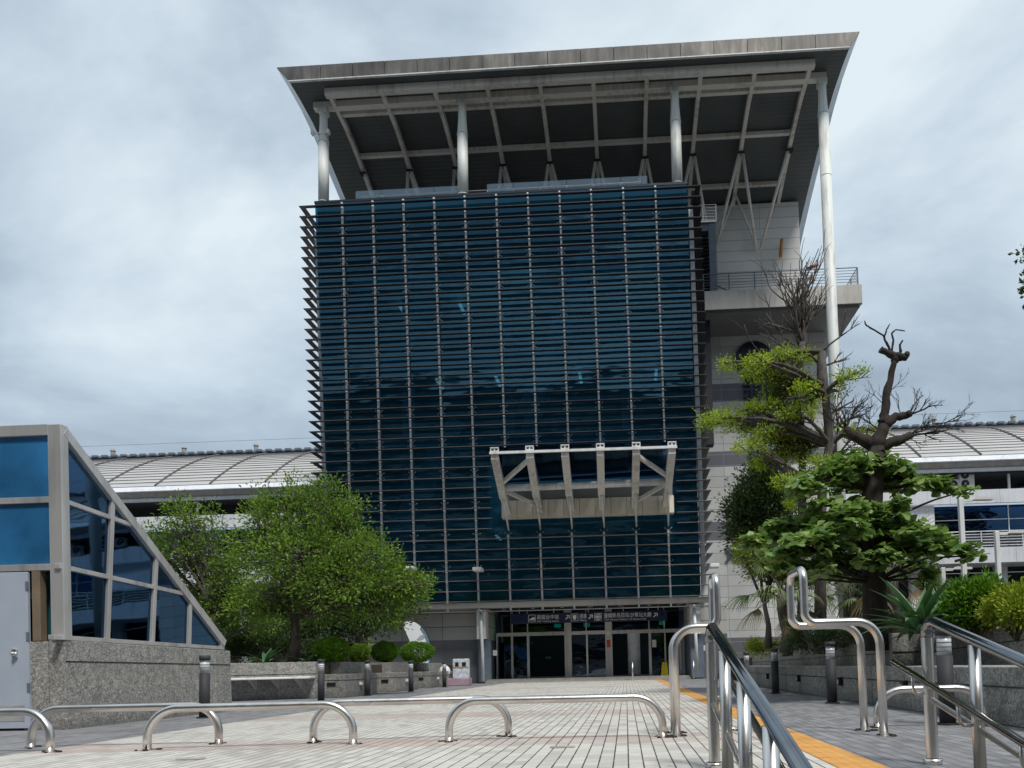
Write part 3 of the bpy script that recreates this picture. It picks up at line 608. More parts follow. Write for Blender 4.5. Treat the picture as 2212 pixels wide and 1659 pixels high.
# railway emblem and vertical name on the wall
em = MB(); c0 = oY(1628, 776, 39.9); R0 = .72
ring = [Vector((c0.x + R0 * math.cos(t) * .98, 39.93, c0.z + R0 * math.sin(t))) for t in np.linspace(0, 2 * math.pi, 36, endpoint=False)]
def disk(m, cx, cz_, r, y, th, sx=1., n=36): m.prism([(cx + r * sx * math.cos(t), y, cz_ + r * math.sin(t)) for t in np.linspace(0, 2 * math.pi, n, endpoint=False)], (0, th, 0))
def ringm(m, cx, cz_, r1, r2, y, th, a0=0, a1=2 * math.pi, n=36):
    for i in range(n):
        t0, t1 = a0 + (a1 - a0) * i / n, a0 + (a1 - a0) * (i + 1) / n
        m.prism([(cx + r1 * math.cos(t0), y, cz_ + r1 * math.sin(t0)), (cx + r1 * math.cos(t1), y, cz_ + r1 * math.sin(t1)), (cx + r2 * math.cos(t1), y, cz_ + r2 * math.sin(t1)), (cx + r2 * math.cos(t0), y, cz_ + r2 * math.sin(t0))], (0, th, 0))
EM = thing('railway_emblem', 'round dark railway emblem with cut bars fixed high on the stone wall', 'emblem', (c0.x, 39.85, c0.z))
ringm(em, c0.x, c0.z, .78, 1.0, 39.82, .1)
em.box((c0.x - .8, 39.8, c0.z - .13), (c0.x + .8, 39.92, c0.z + .13)); em.box((c0.x - .66, 39.8, c0.z + .24), (c0.x + .66, 39.92, c0.z + .74)); em.box((c0.x - .66, 39.8, c0.z - .3), (c0.x + .66, 39.92, c0.z - .21)); em.box((c0.x - .13, 39.79, c0.z - .8), (c0.x + .13, 39.93, c0.z + .2))
ringm(em, c0.x, c0.z, .35, .6, 39.8, .1, math.pi, 2 * math.pi, 18); em.build('emblem_relief', M['dlet'], EM)
ST = thing('station_name_lettering', 'vertical row of dark blue characters on the stone wall, below the round emblem', 'sign', (c0.x, 39.85, 12))
for ch, yy in zip('新烏日車站', (862, 926, 990, 1054, 1118)):
    p = oY(1608 + (yy - 846) * .05, yy, 39.85); text(ch, 1.7, (p.x - .1, 39.86, p.z), M['dlet'] if yy < 900 else M['blue'], 'character', ST, ext=.05, bold=.02)
p = oY(1570, 1203, 39.85); NM = thing('english_name_lettering', 'blue English letters low on the stone wall, mostly behind the trees', 'sign', (p.x + 2, 39.85, p.z))
text('XINWURI', .85, (p.x, 39.86, p.z - .05), M['blue'], 'letters', NM, ext=.05, bold=.02)

# ------------------------------------------------------------------ entrance
EN = thing('glass_entrance', 'glazed station entrance with sliding doors set back between stone pillars', 'entrance', (-2, 35.3, 0))
xl = oY(1053, 1400, 33.7).x; xr = oY(1487, 1390, 33.7).x
ZS = .16
for (x0, x1) in ((-13.5, xl), (xr, 4.6)):
    m = MB(); m.box((x0, 33.7, -.05), (x1, 35.9, 3.42)); m.build('stone_wall', M['lowtile'], EN)
m = MB(); m.box((xl, 33.35, -.05), (xr, 36.5, ZS)); m.box((xl, 33.0, -.05), (xr, 33.35, ZS * .5)); m.build('step', M['sill'], EN)
m = MB(); m.box((xl, 36.2, ZS), (xr, 36.4, 3.4)); 
YD = 35.4
def ex(x, y=1440): return oY(x, y, YD).x
zt1 = oY(1270, 1363, YD).z; zt0 = zt1 - .17; ztop = 3.4
def post(x0, x1, z1, nm='door_post', mt='frame', dY=0):
    m = MB(); m.box((ex(x0), YD - .06 + dY, ZS), (ex(x1), YD + .06, z1)); return m.build(nm, M[mt], EN)
for x0, x1 in ((1073, 1076.5), (1105, 1109.5), (1139.5, 1144.5), (1267.5, 1271), (1402.5, 1408), (1436.5, 1439.5), (1468, 1472)): post(x0, x1, zt0)
post(1221, 1236, ztop, 'pillar', 'conc', -.1); post(1309, 1324, ztop, 'pillar', 'conc', -.1)
m = MB(); m.box((ex(1073), YD - .09, zt0 + .001), (ex(1221), YD + .09, zt1)); m.box((ex(1236), YD - .09, zt0 + .001), (ex(1309), YD + .09, zt1)); m.box((ex(1324), YD - .09, zt0 + .001), (ex(1472), YD + .09, zt1)); m.build('transom', M['frame'], EN)
panes = [(1076.5, 1105, 0), (1109.5, 1139.5, 0), (1236, 1267.5, 0), (1271, 1309, 0), (1408, 1436.5, 0), (1439.5, 1468, 0)]
for x0, x1, _ in panes:
    m = MB(); m.box((ex(x0) + .004, YD - .01, ZS), (ex(x1) - .004, YD + .01, zt0)); m.build('door_glass', M['doorglass'], EN)
for x0, x1 in ((1076, 1105), (1105, 1140), (1140, 1221), (1236, 1268), (1268, 1309), (1324, 1403), (1403, 1437), (1437, 1470)):
    m = MB(); m.box((ex(x0) + .02, YD - .01, zt1), (ex(x1) - .02, YD + .01, ztop)); m.build('fanlight', M['doorglass'], EN)
m = MB()
for x in (1108, 1141, 1268, 1404, 1437): m.box((ex(x) - .025, YD - .03, zt1), (ex(x) + .025, YD + .03, ztop))
m.build('fanlight_bar', M['frame'], EN)
m = MB(); m.box((xl - .5, 39.4, ZS), (xr + .5, 39.6, 3.5)); m.box((xl, YD + .5, .1), (xr, 39.5, ZS - .01)); m.build('lobby_wall', M['innerd'], EN)
m = MB()
for (x, z, w_) in ((-5.2, 1.9, .4), (-3.9, 2.3, .9), (.2, 2.4, 1.7), (-4.2, 1.1, .3)): m.box((x, 38.6, z), (x + w_, 38.7, z + .12))
m.build('lobby_counter_sign', M['kglass'], EN)
m = MB()
for x in (ex(1104) + 2.0, ex(1090)): m.box((x, 36.6, 2.62), (x + .34, 36.65, 2.8))
m.box((ex(1440) - .25, 36.5, 2.62), (ex(1440) + .05, 36.55, 2.8)); m.box((ex(1260), 36.5, 2.62), (ex(1274), 36.55, 2.8)); m.build('exit_sign', M['exitlit'], EN)
m = MB(); m.box((ex(1312), YD - .18, 1.55), (ex(1320), YD - .165, 1.9)); m.build('notice', M['red'], EN)
m = MB(); m.box((ex(1410), YD - .04, 1.5), (ex(1419), YD - .02, 1.85)); m.box((ex(1311), YD - .18, 2.15), (ex(1321), YD - .165, 2.3)); m.build('notice', M['paper'], EN)
for x0, x1, ytop, dpx in ((1031, 1050, 1311, 1041), (1490, 1511, 1302, 1503)):
    a_ = oY(x0, ytop, 33.2); b_ = oY(x1, ytop, 33.2); m = MB(); m.box((a_.x, 33.0, 2.0), (b_.x, 33.69, 3.32)); m.build('pillar_cladding', M['white'], EN)
    m = MB(); m.box((a_.x - .02, 33.4, .05), (b_.x + .14, 33.69, 1.98)); m.build('pillar_base', M['slate'], EN)
    c_ = oY(dpx, 1400, 32.9); m = MB(); m.tube([(c_.x - .02, 32.9, 3.3), (c_.x + .05, 32.9, .12)], .07, 10); m.build('downpipe', M['white'], EN, smooth=True)
    m = MB(); m.box((c_.x + .35, 33.68, 1.25), (c_.x + .55, 33.7, 1.5)); m.build('notice', M['paper'], EN)
# small lamps / camera on the facade
for (px, py) in ((1032, 1230), (1543, 1222), (886, 1228)):
    p = oY(px, py, 32.2); m = MB(); m.box((p.x - .2, 32.0, p.z - .08), (p.x + .2, 32.6, p.z + .08)); m.bar((p.x, 32.2, p.z), (p.x, 32.6, p.z + .1), .05, .05)
    tag(m.build('floodlight', M['white'], bevel=.02), {1032: 'small white floodlight on the louvres left of the doors', 1543: 'small white floodlight at the right end of the louvres', 886: 'small white floodlight on the louvres just above the leafy tree'}[px], 'lamp', 'small floodlights on the louvres')
# direction sign above the doors
SG = thing('direction_sign', 'long navy direction sign with white writing hanging over the entrance doors', 'sign', (-2, 34.3, 2.8))
YS = 34.2; A = oY(1103, 1329, YS); B = oY(1441, 1347 - 15, YS); zs1 = oY(1270, 1322, YS).z; zs0 = oY(1270, 1344, YS).z
m = MB(); m.box((A.x, YS, zs0), (B.x, YS + .12, zs1)); m.build('board', M['navy'], SG, bevel=.01)
m = MB()
for x in np.linspace(A.x + .4, B.x - .4, 5): m.box((x - .02, YS + .04, zs1), (x + .02, YS + .08, 3.42))
m.build('hanger', M['steel'], SG)
sh = zs1 - zs0
def sx_(px): return oY(px, 1336, YS).x
def sline(zh, xa, xb2, s, size, nm):
    o = text(s, size, (0, 0, 0), M['ltxt'], nm, None, ext=.004, bold=.0); me = o.data
    co = np.array([v.co for v in me.vertices]); x0, x1 = co[:, 0].min(), co[:, 0].max(); k = (xb2 - xa) / (x1 - x0)
    for v in me.vertices: v.co = ((v.co.x - x0) * k + xa, YS - .008 + v.co.y, v.co.z + zh)
    o.parent = SG; me.transform(SG.matrix_basis.inverted())
def uparrow(cx, cz_, s):
    m = MB(); u = Vector((1, 0, 1)).normalized(); v = Vector((-1, 0, 1)).normalized(); c = Vector((cx, YS - .02, cz_))
    m.prism([c + u * -s * .9 + v * -s * .14, c + u * s * .3 + v * -s * .14, c + u * s * .3 + v * s * .14, c + u * -s * .9 + v * s * .14], (0, .012, 0))
    m.prism([c + Vector((s * .72, 0, s * .72)), c + Vector((-.35 * s, 0, .72 * s)), c + Vector((-.35 * s, 0, .45 * s)), c + Vector((.45 * s, 0, .45 * s))], (0, .012, 0))
    m.prism([c + Vector((s * .72, 0, s * .72)), c + Vector((.72 * s, 0, -.35 * s)), c + Vector((.45 * s, 0, -.35 * s)), c + Vector((.45 * s, 0, .45 * s))], (0, .012, 0)); m.build('arrow', M['ltxt'], SG)
sline(zs0 + sh * .42, sx_(1160), sx_(1207), '高鐵台中站', sh * .5, 'chinese_text'); sline(zs0 + sh * .12, sx_(1160), sx_(1207), 'HSR Taichung Station', sh * .24, 'english_text')
sline(zs0 + sh * .42, sx_(1252), sx_(1267), '捷運', sh * .5, 'chinese_text'); sline(zs0 + sh * .12, sx_(1252), sx_(1267), 'Metro', sh * .24, 'english_text')
sline(zs0 + sh * .42, sx_(1305), sx_(1407), '臺鐵新烏日站/2F車站大廳', sh * .5, 'chinese_text'); sline(zs0 + sh * .12, sx_(1305), sx_(1395), 'TRA Xinwuri Station / 2F Station Hall', sh * .24, 'english_text')
for px in (1226, 1276, 1416): uparrow(sx_(px), zs0 + sh * .52, sh * .3)
def icon(px, kind):
    cx, cz_ = sx_(px), zs0 + sh * .5; q = sh * .36; m = MB()
    for d in ((-q, -q, q, -q + .02), (-q, q - .02, q, q), (-q, -q, -q + .02, q), (q - .02, -q, q, q)): m.box((cx + d[0], YS - .012, cz_ + d[1]), (cx + d[2], YS - .002, cz_ + d[3]))
    if kind == 0: m.prism([(cx - q * .75, YS - .014, cz_ - q * .5), (cx + q * .8, YS - .014, cz_ - q * .5), (cx + q * .8, YS - .014, cz_ + q * .3), (cx + q * .2, YS - .014, cz_ + q * .35), (cx - q * .6, YS - .014, cz_ - q * .2)], (0, .01, 0))
    if kind == 1: m.box((cx - q * .5, YS - .014, cz_ - q * .1), (cx + q * .5, YS - .004, cz_ + q * .6)); m.prism([(cx - q * .5, YS - .014, cz_ - .1 * q), (cx - q * .3, YS - .014, cz_ - .6 * q), (cx + q * .3, YS - .014, cz_ - .6 * q), (cx + q * .5, YS - .014, cz_ - .1 * q)], (0, .01, 0))
    if kind == 2: ringm(m, cx, cz_, q * .6, q * .8, YS - .014, .01, n=20); m.box((cx - q * .7, YS - .016, cz_ - q * .12), (cx + q * .7, YS - .006, cz_ + q * .12)); ringm(m, cx, cz_, q * .2, q * .4, YS - .014, .01, n=14)
    m.build('pictogram', M['ltxt'], SG)
icon(1149, 0); icon(1241, 1); icon(1292, 2)
# slim posts, wet floor board
for px, py, lab in ((1367, 1470, 'thin steel post in front of the right sliding door'), (1499, 1468, 'thin steel post beside the right stone pillar')):
    p = oY(px, py, 32.6); m = MB(); m.tube([(p.x, 32.6, 0), (p.x, 32.6, .78)], .03, 10); m.sphere((p.x, 32.6, .78), .03, 8); tag(m.build('steel_post', M['steel'], smooth=True), lab, 'post', 'thin steel posts before the entrance')
p = oY(1436, 1462, 34.6); m = MB(); m.prism([(p.x - .17, 34.6, ZS), (p.x + .17, 34.6, ZS), (p.x + .13, 34.72, .62 + ZS), (p.x - .1, 34.72, .62 + ZS)], (0, .03, 0)); m.prism([(p.x - .17, 34.9, ZS), (p.x + .17, 34.9, ZS), (p.x + .13, 34.77, .6 + ZS), (p.x - .1, 34.77, .6 + ZS)], (0, -.02, 0)); tag(m.build('floor_sign', M['yellow']), 'yellow folding floor board standing beside the right doors', 'floor sign')
# painted display board with two dark windows on its kerb stone
p = oZ(950, 1478); q = oZ(1014, 1474)
K = thing('painted_board', 'white painted board with two black square windows on a pinkish stone base by the wall', 'display', (q.x - .4, 29.6, 0))
kx = oY(995, 1450, 29.6).x
m = MB(); m.box((oY(957, 1450, 29.6).x, 29.4, 0), (oY(1014, 1450, 29.6).x, 30.1, .3)); m.build('stone_base', M['pink'], K, bevel=.03)
m = MB(); kx0, kx1 = oY(978, 1450, 29.6).x, oY(1012, 1450, 29.6).x; kh = .3 + .78; m.box((kx0, 29.6, .3), (kx1, 29.9, kh)); m.build('board', simple('painted_display', (.55, .6, .66), .5, 0, .35, 7), K, bevel=.02)
kw = kx1 - kx0; m = MB(); m.box((kx0 + kw * .16, 29.58, .3 + .48), (kx0 + kw * .38, 29.6, .3 + .64)); m.build('window', M['black'], K); m = MB(); m.box((kx0 + kw * .6, 29.58, .3 + .48), (kx0 + kw * .84, 29.6, .3 + .64)); m.build('window', M['black'], K)
m = MB(); m.box((kx0 + kw * .03, 29.585, .3 + .42), (kx1 - kw * .03, 29.6, .3 + .46)); m.build('stripe', M['orange'], K)
m = MB(); m.sphere((kx0 - .35, 29.7, .58), .24, 12, (1, .7, 1.05)); tag(m.build('round_ornament', M['paper'], smooth=True), 'white rounded ornament half hidden behind the farthest left bollard', 'ornament')

# ------------------------------------------------------------------ side wings with barrel roof
def wing(x0, x1, label, yE, zE, zR, rev):
    T = thing('station_wing', label, 'building', ((x0 + x1) / 2, 47, 0))
    n = 12; Y0, Y1 = 46., 54.; pts = []
    for i in range(n + 1):
        a = (math.pi / 2) * i / n; pts.append((Y1 - (Y1 - Y0) * math.cos(a) ** .9 if 0 else Y0 + (Y1 - Y0) * math.sin(a * .8) / math.sin(math.pi * .4), zE + (zR - zE) * (1 - math.cos(a * 1.0)) ** 0.0 * math.sin(a)))
    pts = [(Y0 + (Y1 - Y0) * (i / n), zE + (zR - zE) * (.62 * (i / n) + .38 * (1 - (1 - i / n) ** 2))) for i in range(n + 1)]
    m = MB()
    for (a, b), (c, d) in zip(pts, pts[1:]): m.add([(x0, a, b), (x1, a, b), (x1, c, d), (x0, c, d)], [(0, 1, 2, 3)])
    m.add([(x0, Y1, pts[-1][1]), (x1, Y1, pts[-1][1]), (x1, Y1 + 9, zE + 1), (x0, Y1 + 9, zE + 1)], [(0, 1, 2, 3)])
    rf = m.build('roof', M['roofm'], T)
    # horizontal seams evenly spaced along the curve + arched ribs
    L_ = [0.]; 
    for (a, b), (c, d) in zip(pts, pts[1:]): L_.append(L_[-1] + math.hypot(c - a, d - b))
    def at(u):
        s = u * L_[-1]
        for i in range(n):
            if s <= L_[i + 1] + 1e-6:
                k = (s - L_[i]) / (L_[i + 1] - L_[i]); return (pts[i][0] + (pts[i + 1][0] - pts[i][0]) * k, pts[i][1] + (pts[i + 1][1] - pts[i][1]) * k)
    m = MB()
    for k in range(1, 16):
        y, z = at(k / 16.); m.bar((x0, y, z + .02), (x1, y, z + .02), .035, .04)
    m.build('seam', M['roofl'], rf)
    m = MB(); x = x0 + 1.2
    while x < x1 - .5:
        m.tube([(x + (.0), a, b + .04) for a, b in pts], .07, 5); x += 3.65
    m.build('arched_rib', M['roofl'], rf)
    m = MB(); x = x0 + .6; yr, zr_ = pts[-1]
    m.box((x0, yr - .35, zr_ + .02), (x1, yr + .1, zr_ + .14))
    while x < x1 - .3: m.box((x, yr - .5, zr_ + .06), (x + .45, yr - .3, zr_ + .2)); x += .75
    m.build('ridge_gutter', M['slate'], rf)
    x = x0 + 1.6
    while x < x1 - .5:
        m = MB(); m.tube([(x, yr, zr_ + .1), (x, yr, zr_ + .62)], .16, 8); m.tube([(x, yr, zr_ + .62), (x, yr, zr_ + .8)], [.22, .12], 8); m.build('roof_vent', M['wingsh'], T); x += 5.6
    m = MB(); m.tube([(x0, yr + .1, zr_ + 1.1), (x1, yr + .1, zr_ + 1.1)], .012, 4); m.build('lightning_wire', M['slate'], T)
    # eave: sloping white lip, grey underside, white drip
    m = MB(); m.prism([(x0, 45.99, zE - .04), (x0, 45.6, zE - .42), (x0, 45.75, zE - .45), (x0, 46.2, zE - .2)], (x1 - x0, 0, 0)); m.build('eave', M['wingw'], T)
    m = MB(); m.prism([(x0, 45.76, zE - .47), (x0, 46.0, zE - .8), (x0, 46.4, zE - .8), (x0, 46.3, zE - .4)], (x1 - x0, 0, 0)); m.build('eave_underside', M['wingsh'], T)
    m = MB(); m.box((x0, 45.95, zE - .98), (x1, 46.3, zE - .82)); m.build('drip_band', M['wingw'], T)
    return T
zE = 13.75
WL = wing(-46, -12.5, 'long left station wing with silver barrel roof behind the leafy tree', 0, oY(700, 1037, 46).z, oY(700, 975, 54).z, 1)
WR = wing(10, 44, 'right station wing with silver barrel roof behind the bare branched tree', 0, oY(2110, 983, 46).z, oY(2110, 922, 54).z, 0)
def wing_body(T, x0, x1, zl, solid_to=None):
    """zl: loggia floor top, parapet bottom, window sill, slab top, slab bottom"""
    zt, zp1, zp0, zw, zs1_, zs0_ = zl
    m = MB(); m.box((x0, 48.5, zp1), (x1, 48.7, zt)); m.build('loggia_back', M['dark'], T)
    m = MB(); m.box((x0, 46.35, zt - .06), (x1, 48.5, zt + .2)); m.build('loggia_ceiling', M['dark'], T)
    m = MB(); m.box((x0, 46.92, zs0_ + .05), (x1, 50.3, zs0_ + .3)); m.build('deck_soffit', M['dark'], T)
    x = x0 + 2
    while x < x1: 
        m = MB(); m.box((x, 46.6, zp1), (x + .12, 46.72, zt - .07)); m.build('loggia_post', M['mull'], T)
        m = MB(); m.box((x + 1.6, 48.38, zp1 + .2), (x + 4.2, 48.45, zt - .3)); m.build('loggia_window', M['wingglass'], T); x += 5.4
    m = MB(); x = x0
    while x < x1: m.box((x + .01, 46.1, zp0), (min(x + 3.0, x1) - .01, 46.35, zp1)); x += 3.0
    m.build('parapet', M['wingw'], T)
    m = MB(); m.box((x0, 46.9, zw), (x1, 46.95, zp0)); m.build('window_band', M['wingglass'], T)
    m = MB(); m.box((x0, 46.86, (zw + zp0) / 2 - .02), (x1, 46.9, (zw + zp0) / 2 + .02)); x = x0 + .8
    while x < x1: m.box((x, 46.84, zw), (x + .05, 46.9, zp0)); x += 3.0
    m.build('window_bar', M['mull'], T)
    m = MB(); m.box((x0, 48.9, zs1_), (x1, 49, zp0)); m.build('inner_wall', M['inner'], T)
    m = MB()
    x = x0 + .4
    while x < x1: m.box((x, 47.6, zw + .35), (x + .5, 47.7, zw + .4)); m.box((x + 1.1, 48.4, zw + 1.0), (x + 1.7, 48.5, zw + 1.05)); x += 2.1
    m.build('ceiling_lamp', M['lens'], T)
    m = MB(); x = x0
    while x < x1: m.box((x + .01, 44.6, zs0_), (min(x + 3.0, x1) - .01, 46.9, zs1_)); x += 3.0
    m.build('deck_edge', M['wingw'], T)
    m = MB()
    for k in range(6): m.tube([(x0, 44.8, zs1_ + .15 + .17 * k), (x1, 44.8, zs1_ + .15 + .17 * k)], .03 if k == 5 else .02, 6)
    x = x0 + .5
    while x < x1: m.box((x, 44.78, zs1_), (x + .05, 44.83, zs1_ + 1.0)); x += 2.4
    m.build('railing', M['white'], T)
    x = x0 + 1.5
    while x < x1:
        m = MB(); m.tube([(x, 46, 0), (x, 46, zs0_)], .4, 20); m.build('column', M['white'], T, smooth=True); x += 5.1
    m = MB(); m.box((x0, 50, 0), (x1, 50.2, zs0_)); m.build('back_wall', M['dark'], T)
zq = lambda y, x=2110: oY(x, y, 46).z
zl = (zq(1018), zq(1057), zq(1086), zq(1148), oY(2110, 1183, 44.6).z, oY(2110, 1216, 44.6).z)
wing_body(WR, 11.2, 44, zl); wing_body(WL, -46, -11.8, zl)
p = oY(1990, 1120, 46.6); m = MB(); m.box((11, 46.4, zl[3]), (oY(2016, 1120, 46.6).x, 46.8, zl[2] - .01)); m.build('blank_panel', M['wingw'], WR)
# air conditioners on the loggia ledge
def aircon(px, py, wpx, two, label):
    p = oY(px, py, 46.55); w_ = wpx / 1600 * 46.5; h_ = 1.15 if two else .62
    T = thing('air_conditioner', label, 'air conditioner', (p.x, 46.6, p.z), 'air conditioner units on the wing ledge')
    m = MB(); m.box((p.x - w_ / 2, 46.5, p.z), (p.x + w_ / 2, 46.95, p.z + h_)); m.build('casing', M['acw'], T, bevel=.03)
    for j in range(2 if two else 1):
        m = MB(); disk(m, p.x - w_ * .12, p.z + .32 + j * .55, .24, 46.47, .04); f_ = m.build('fan_grille', M['black'], T)
        m = MB(); disk(m, p.x - w_ * .12, p.z + .32 + j * .55, .05, 46.45, .03); m.build('fan_hub', M['acw'], f_)
aircon(2089, 1056, 32, True, 'tall two fan air conditioner on the right wing ledge'); aircon(2062, 1057, 20, False, 'small white air conditioner left of the tall two fan one'); aircon(1996, 1056, 26, True, 'cream air conditioner on the ledge nearest the almond tree'); aircon(1960, 1057, 22, False, 'low air conditioner on the ledge behind the almond tree leaves')
# street lamps in front of the right wing
for px, py, Y, lab in ((2074, 1076, 30, 'tallest white street lamp before the right wing'), (2036, 1226, 34, 'short white street lamp standing left of the tallest lamp'), (2152, 1148, 32, 'mid height white street lamp right of the tallest lamp'), (2190, 1262, 36, 'short white street lamp nearest the right edge')):
    p = oY(px, py, Y); T = thing('street_lamp', lab, 'street lamp', (p.x, Y, 0), 'white street lamps before the right wing')
    m = MB(); m.box((p.x - .09, Y - .09, 0), (p.x + .09, Y + .09, p.z)); m.build('pole', M['white'], T, bevel=.02)
    m = MB(); m.box((p.x + .12, Y - .05, p.z - .16), (p.x + .45, Y + .05, p.z - .04)); m.build('arm', M['white'], T)
    m = MB(); m.prism([(p.x + .45, Y - .14, p.z - .1), (p.x + 1.25, Y - .14, p.z - .12), (p.x + 1.25, Y - .14, p.z - .02), (p.x + .6, Y - .14, p.z + .02)], (0, .28, 0)); m.build('lamp_head', M['acw'], T)

# ------------------------------------------------------------------ glass stair kiosk at the left
KX = -7.1; KY = 9.12
KI = thing('stair_kiosk', 'wedge shaped blue glass stair enclosure with metal frame on a granite base', 'kiosk', (-8.8, 10.6, 0))
kp = lambda x, y, X=KX: oX(x, y, X)
XW = -10.9
LEAN = .042
def oK(x, y):
    d = ray(x, y); t = (KX - LEAN * CZ) / (d.x + LEAN * d.z); return CC + d * t
ztopK = oK(142, 921).z; e0 = oK(489, 1382); YE = e0.y; zEe = e0.z; zbase = oK(114, 1378).z; zbe = oK(484, 1403).z
def yz(x, y): q = oK(x, y); return (q.y, q.z)
m = MB()
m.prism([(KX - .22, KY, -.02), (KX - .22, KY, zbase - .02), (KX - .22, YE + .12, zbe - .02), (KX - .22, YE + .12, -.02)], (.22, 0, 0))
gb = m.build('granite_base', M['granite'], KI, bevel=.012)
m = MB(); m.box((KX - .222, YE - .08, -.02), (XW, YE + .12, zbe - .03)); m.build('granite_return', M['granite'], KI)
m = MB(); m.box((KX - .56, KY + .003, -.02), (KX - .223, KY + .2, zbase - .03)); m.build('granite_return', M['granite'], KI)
m = MB(); m.prism([(KX + .001, KY + .01, zbase - .30), (KX + .001, KY + .01, zbase - .285), (KX + .001, YE + .1, zbe - .265), (KX + .001, YE + .1, zbe - .28)], (.004, 0, 0)); m.build('groove', M['black'], gb)
FRm = M['frame']
# sloping side: frame bars in the X = KX plane
def sbar(a, b, w_, nm='side_frame', th=.09, off=0.):
    A_ = Vector((KX - .05 + off, *yz(*a))); B_ = Vector((KX - .05 + off, *yz(*b))); m = MB(); m.bar(A_, B_, th, w_, up=(B_ - A_).cross(Vector((1, 0, 0)))); m.build(nm, FRm, KI, bevel=.006)
sbar((139, 931), (486, 1390), .13, 'raking_frame', .13)
for a_, b_ in (((247, 1071), (235, 1386)), ((341, 1196), (332, 1393)), ((414, 1294), (411, 1398)), ((480, 1384), (480, 1402))): sbar(a_, b_, .075)
for a_, b_ in (((130, 1222), (407, 1284)), ((137, 1080), (285, 1133)), ((118, 1376), (486, 1400))): sbar(a_, b_, .06, 'side_rail', .08, .004)
# post at the corner
m = MB(); m.box((KX - .165, KY - .02, zbase - .02), (KX + .012, KY + .12, ztopK)); m.build('corner_post', FRm, KI, bevel=.01)
# side glazing
g0 = yz(139, 925); m = MB(); m.prism([(KX - .06, KY + .1, zbase), (KX - .06, YE, zbe), (KX - .06, YE, zbe + .08), (KX - .06, KY + .12, ztopK - .1)], (.012, 0, 0)); m.build('side_glass', M['kgs'], KI)
m = MB(); m.prism([(KX - .1, KY + .1, ztopK - .08), (KX - .1, YE, zbe + .1), (XW, YE, zbe + .1), (XW, KY + .1, ztopK - .08)], (0, 0, .02)); m.build('roof_glass', M['kgs'], KI)
m = MB(); m.box((XW, KY + .2, -.02), (XW + .1, YE, 1.1)); m.prism([(XW, KY + .1, 1.0), (XW, YE, 1.0), (XW, KY + .1, ztopK - .1)], (.02, 0, 0)); m.build('far_side', M['kgs'], KI)
for yy in (10.4, 11.6):
    zz_ = ztopK + (zbe - ztopK) * (yy - KY) / (YE - KY); m = MB(); m.bar((KX - .1, yy, zz_ - .1), (XW, yy, zz_ - .1), .08, .1); m.build('roof_bar', FRm, KI)
# front: rails, blue panels and door
def fz(y): return oY(60, y, KY).z
m = MB(); m.box((XW - 1.5, KY - .015, fz(942)), (KX - .167, KY + .14, fz(918))); m.build('front_frame', FRm, KI, bevel=.006)
for y1, y0 in ((1074, 1087), (1219, 1233)):
    m = MB(); m.box((XW - 1.5, KY - .005, fz(y0)), (KX - .167, KY + .1, fz(y1))); m.build('front_frame', FRm, KI, bevel=.004)
for y1, y0 in ((943, 1073), (1088, 1218)):
    m = MB(); m.box((XW - 1.5, KY + .03, fz(y0)), (KX - .17, KY + .05, fz(y1))); m.build('blue_panel', M['kglass'], KI)
m = MB(); xk = oY(87, 1300, KY).x; m.box((xk - .04, KY, zbase - .02), (xk + .07, KY + .1, fz(1233))); m.build('door_post', simple('bronze_post', (.36, .28, .2), .4, .5), KI)
xd = oY(72, 1400, KY).x; m = MB(); m.box((xd - 1.5, KY - .03, .03), (xd, KY + .02, fz(1236))); dr = m.build('door', M['door'], KI, bevel=.006)
m = MB(); m.box((xd - 1.42, KY - .034, .12), (xd - .06, KY - .031, .32)); m.build('kick_plate', M['frame'], dr)
for zz_ in (.5, 1.15, 1.8): m = MB(); m.box((xd - .015, KY - .045, zz_), (xd + .012, KY - .02, zz_ + .1)); m.build('hinge', M['slate'], dr)
hx = oY(45, 1413, KY); m = MB(); m.box((hx.x - .03, KY - .06, hx.z - .04), (hx.x + .03, KY - .03, hx.z + .06)); m.sphere((hx.x, KY - .07, hx.z), .032, 8); m.build('handle', M['steel'], dr)
m = MB(); m.box((xd + .015, KY + .25, .02), (xk + .2, KY + .27, 2.05)); m.build('inner_screen', simple('teal_glass_strip', (.03, .13, .14), .15), KI)

for o_ in list(KI.children) + [c for k_ in KI.children for c in k_.children]:
    for v in o_.data.vertices: v.co.x -= LEAN * v.co.z
# ------------------------------------------------------------------ left planters
def planter(name, label, group, polys, soilz=None):
    T = thing(name, label, 'planter', (polys[0][1][0][0], polys[0][1][0][1], 0), group)
    for nm, pl_, z0, z1 in polys:
        m = MB(); m.prism([(x, y, z0) for x, y in pl_], (0, 0, z1 - z0)); o = m.build(nm, M['soil'] if nm == 'soil' else M['granite'], T, bevel=.012 if nm != 'soil' else 0)
    return T
LW = thing('bench_wall', 'long granite wall with a slim steel bench seat fixed along it, behind the kiosk', 'wall', (-8.6, 17.8, 0))
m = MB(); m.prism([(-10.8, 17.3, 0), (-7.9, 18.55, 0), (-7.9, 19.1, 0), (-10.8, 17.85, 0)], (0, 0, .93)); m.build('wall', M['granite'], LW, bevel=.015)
m = MB(); m.prism([(-10.8, 17.292, .62), (-7.9, 18.542, .62), (-7.9, 18.6, .62), (-10.8, 17.35, .62)], (0, 0, .014)); m.build('groove', M['black'], LW)
a_, b_ = oY(487, 1444, 17.2), oY(664, 1438, 17.9)
m = MB(); m.prism([(-9.7, 17.30, .51), (-7.85, 18.1, .51), (-7.9, 18.54, .51), (-10.0, 17.64, .51)], (0, 0, .055)); m.build('bench_seat', M['white'], LW, bevel=.012)
